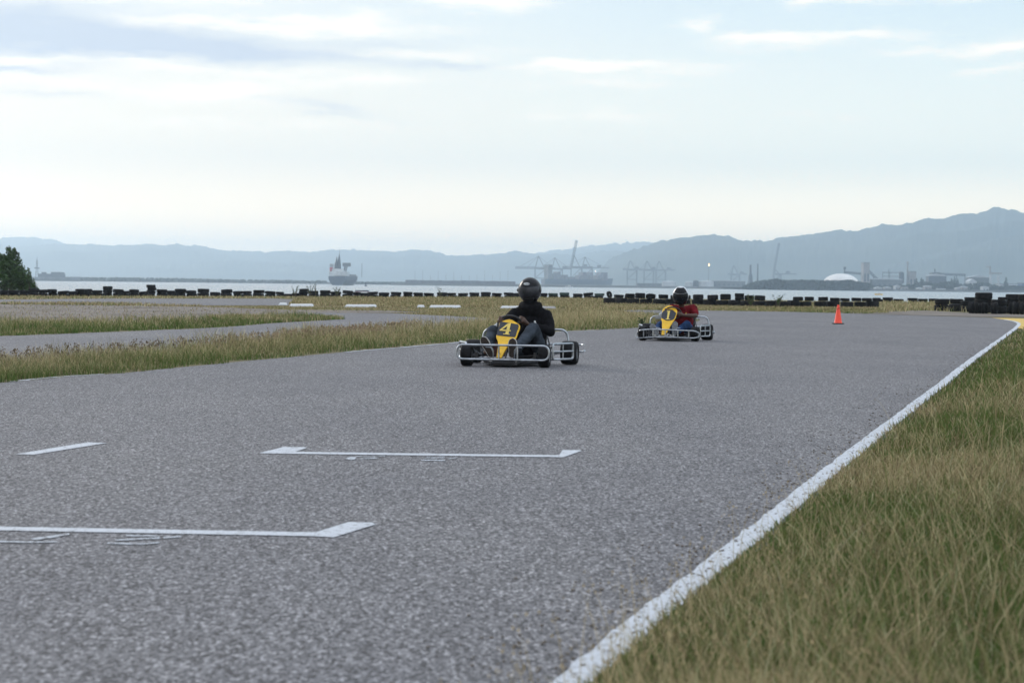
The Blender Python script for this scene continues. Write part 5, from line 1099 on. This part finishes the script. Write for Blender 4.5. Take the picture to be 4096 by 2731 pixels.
# dome
dm = empty('storage_dome', ((3360-2048)/FPX*2600, 2600, 5.5)); tag(dm, 'big white storage dome on the right shore', 'dome')
mb = MB(); mb.lathe([(23.5*math.cos(a), 14.0*math.sin(a)) for a in [i*PI/2/14 for i in range(15)]], 40); mb.build('shell', 'domewhite', dm); mb = MB(); mb.lathe([(23.6, -5), (23.6, .4), (23.3, .4)], 40); mb.build('ring_wall', 'concrete', dm)
block('factory_block', 3540, 0, 120, 1118, Zp, 'portgrey', 'long dark shed right of the tall silo tower', roof=2)
o = empty('pipe_gantry', ((3556-2048)/FPX*Zp, Zp+4, 10)); tag(o, 'open steel gantry on the roofline between the two towers', 'gantry'); mb = MB()
for x in (-9, -1, 0.5, 13): mb.tube([(x, 0, 0), (x, 0, 13 if x != -1 else 16)], .35, 4)
mb.tube([(-9, 0, 12), (16, 0, 12)], .4, 4); mb.tube([(-9, 0, 7), (16, 0, 7)], .3, 4); mb.build('frame', 'crane', o, smooth=False); mb = MB(); mb.lathe([(0, 0), (3.4, 0), (3.4, 13), (2.2, 15), (0, 15.5)], 16, (16, 0, -2)); mb.build('hopper', 'crane', o)
block('mill_tower', 3642, 0, 26, 1087, Zp, 'concrete', 'broad square mill tower with a stack beside it', 'tower')
o = empty('chimney', ((3626-2048)/FPX*Zp, Zp, 0)); tag(o, 'thin chimney with knobbed top beside the broad mill tower', 'chimney'); mb = MB(); mb.lathe([(1.6, -2), (1.0, 34), (1.6, 34.2), (1.6, 36), (.2, 37)], 14); mb.build('stack', 'concrete', o)
block('factory_block', 3740, 0, 70, 1104, Zp, 'crane', 'dark domed factory hall in the middle of the works', roof=3)
block('factory_block', 3736, 0, 34, 1092, Zp+15, 'crane', 'narrow penthouse block above the dark factory hall', feats=False)
o = empty('chimney', ((3735-2048)/FPX*Zp, Zp, 0)); tag(o, 'short thin chimney on the dark factory hall', 'chimney'); mb = MB(); mb.lathe([(.9, 0), (.7, 24), (.9, 27.5)], 12); mb.build('stack', 'crane', o)
o = empty('conveyor', ((3810-2048)/FPX*Zp, Zp+10, 0)); tag(o, 'long level conveyor bridge right of the dark factory hall', 'conveyor'); mb = MB(); lattice(mb, (-24, 0, 21), (18, 0, 20), .8, .35, 14); mb.build('gallery', 'crane', o, smooth=False); mb = MB()
for x in (-8, 6, 17.5): mb.tube([(x, 0, -1), (x, 0, 20)], .5, 4)
mb.build('support', 'crane', o, smooth=False)
block('warehouse', 3905, 0, 80, 1110, Zp+20, 'portgrey', 'low broken-roofed warehouse right of the conveyor bridge', roof=3)
o = empty('water_tower', ((3974-2048)/FPX*Zp, Zp, 0)); tag(o, 'twin legged pale tower with arms near the right edge', 'tower'); mb = MB(); mb.box((-5, 0, 10), (3, 3, 24)); mb.box((5, 0, 9), (3, 3, 22)); mb.build('leg', 'shed', o, smooth=False); mb = MB(); mb.box((1, 0, 22.5), (17, 4, 2)); mb.box((-6, 0, 27), (2, 3, 7)); mb.box((-8, 0, 31), (6, 2, 1.4)); mb.build('head_frame', 'concrete', o, smooth=False)
block('warehouse', 4030, 0, 90, 1136, 2450, 'shed', 'pale flat warehouse below the twin legged tower')
block('warehouse', 4120, 0, 90, 1134, 2400, 'shedblue', 'blue warehouse at the far right edge of the shore')
block('warehouse', 3880, 0, 30, 1128, 2500, 'shed', 'small pale round-topped shed left of the twin legged tower', roof=4)
rr = random.Random(3)
cols_ = ['white', 'grey', 'pale', 'dull']
names = ['third', 'second']
for i, px in enumerate([3325, 3508, 3545, 3585, 3612, 3675, 3705, 3760, 3830, 3850, 3935]):
    block('waterside_house', px, 0, rr.uniform(18, 30), hor(px)-rr.uniform(-2, 7)-2, 2180+rr.uniform(0, 60), rr.choice(['shed', 'shipwhite', 'concrete']), f'low pale waterside building, {ORD[i]} from the left along the right shore', roof=rr.choice([None, 1.4]), depth=12, group='waterside buildings on the right shore')
bank('right_shore', 2960, 5200, 2150, .4, depth=900)
wood('shore_wood', 2975, 3480, 2130, [(2975, 0.5), (3010, 5), (3060, 8), (3110, 9.5), (3180, 8), (3260, 8.8), (3330, 8), (3400, 9), (3480, 6)], 'low hazy wood on the shore in front of the white dome', 4, 5200, 1.5)
wood('shore_wood', 3480, 4400, 2300, [(3480, 4), (3560, 3), (3650, 5), (3700, 9), (3760, 7), (3800, 10), (3850, 6), (3950, 9), (4000, 5), (4400, 6)], 'scattered hazy trees among the works on the right shore', 5, 4200, 1.5)
for i, (px, top) in enumerate([(3662, 14), (3682, 15.5), (3688, 13.5), (3803, 15), (3815, 16), (3827, 14), (4020, 17)]):
    x = (px-2048)/FPX*2420; tr = empty('tree', (x, 2420, -1)); tag(tr, f'hazy pointed tree among the works, {ORD[i]} from the left', 'tree', 'pointed trees among the works'); mb = MB(); mb.tube([(0, 0, 0), (0, 0, top*.9)], [.5, .1], 6); mb.build('trunk', 'bark', tr); leafy('crown', [(0, 0, top*.35, 3.6, top*.3), (0, 0, top*.6, 2.2, top*.3), (0, 0, top*.85, .9, top*.2)], 300, .9, 'leaf2', tr, seed=i)
# chimneys left of the raised crane
o = empty('chimney', ((2998-2048)/FPX*2900, 2900, 0)); tag(o, 'stepped dark chimney, left one of the pair', 'chimney', 'pair of chimneys on the far shore'); mb = MB(); mb.lathe([(6.0, -1), (5, 6), (3.4, 10), (2.9, 18), (1.6, 20), (1.5, 32), (1.0, 33)], 14); mb.build('stack', 'crane', o)
o = empty('chimney', ((3027-2048)/FPX*2950, 2950, 0)); tag(o, 'slender dark chimney, right one of the pair', 'chimney', 'pair of chimneys on the far shore'); mb = MB(); mb.lathe([(4.5, -1), (2.4, 6), (1.2, 12), (1.0, 35)], 14); mb.build('stack', 'crane', o)
for i, (px, w_, tp, mt_, lab) in enumerate([(2672, 55, 1127, 'shed', 'pale storage tank left of the farther driver'), (2752, 30, 1128, 'shed', 'small pale tank right of the farther driver'), (2780, 22, 1124, 'crane', 'dark building between two pale tanks'), (2822, 60, 1126, 'shed', 'wide pale tank under the burning flare')]):
    X = (px-2048)/FPX*2600; w = w_/FPX*2600/2; H = 1-(tp-hor(px))*2600/FPX; o = empty('storage_tank', (X, 2600, 0)); tag(o, lab, 'tank' if mt_ == 'shed' else 'building')
    mb = MB(); mb.lathe([(w, -1), (w, H), (w*.6, H+.8), (0, H+1.1)], 24); mb.build('shell', mt_, o)
block('port_shed', 2900, 0, 150, 1124, 2800, 'portgrey', 'long low shed between the flare and the chimneys', roof=1.5)
block('port_shed', 2600, 0, 110, 1135, 2700, 'portgrey', 'low dark shed under the three slender quay cranes')
# flare: a thin stack with a burning flame, and a floodlight
def emit(name, col_, s):
    m = bpy.data.materials.new(name); m.use_nodes = True; b = m.node_tree.nodes['Principled BSDF']; b.inputs['Emission Color'].default_value = (*col_, 1); b.inputs['Emission Strength'].default_value = s; b.inputs['Base Color'].default_value = (*col_, 1); return m
M['flame'] = emit('flame', (1, .62, .30), 5.0); M['flood'] = emit('floodlight', (1, .97, .9), 4.0)
o = empty('flare_stack', ((2831-2048)/FPX*2800, 2800, 0)); tag(o, 'thin refinery flare stack with a small burning flame', 'flare stack'); mb = MB(); mb.tube([(0, 0, 0), (0, 0, 29)], .35, 6); mb.build('stack', 'portgrey', o)
mb = MB(); mb.lathe([(0, 29), (.5, 29.6), (.8, 30.5), (.6, 31.6), (.2, 32.7), (0, 33.1)], 12, (.2, 0, 0)); mb.build('flame', 'flame', o)
o = empty('floodlight_mast', ((2378-2048)/FPX*3200, 3200, 0)); tag(o, 'tall mast with a bright white lamp above the container ship', 'floodlight'); mb = MB(); mb.tube([(0, 0, 0), (0, 0, 22)], .25, 5); mb.build('mast', 'portgrey', o)
mb = MB(); mb.sphere((.2, 0, 23.2), (.7, .7, 1.2), 10, 8); mb.build('lamp', 'flood', o)

# ------------------------------------------------------------------ haze
mb = MB(); mb.box((0, 6600, 133.5), (17400, 14800, 277)); hz_ = mb.build('haze', 'white', smooth=False); hz_.data.materials.clear()
m = bpy.data.materials.new('haze_air'); m.use_nodes = True; t = m.node_tree; t.nodes.clear(); ou = t.nodes.new('ShaderNodeOutputMaterial'); pv = t.nodes.new('ShaderNodeVolumePrincipled')
pv.inputs['Color'].default_value = (.70, .86, 1.0, 1); pv.inputs['Density'].default_value = .000165; pv.inputs['Anisotropy'].default_value = 0.62
t.links.new(pv.outputs[0], ou.inputs['Volume']); hz_.data.materials.append(m); tag(hz_, kind='stuff'); hz_['label'] = 'pale blue haze over the harbour and hills'; hz_['category'] = 'haze'
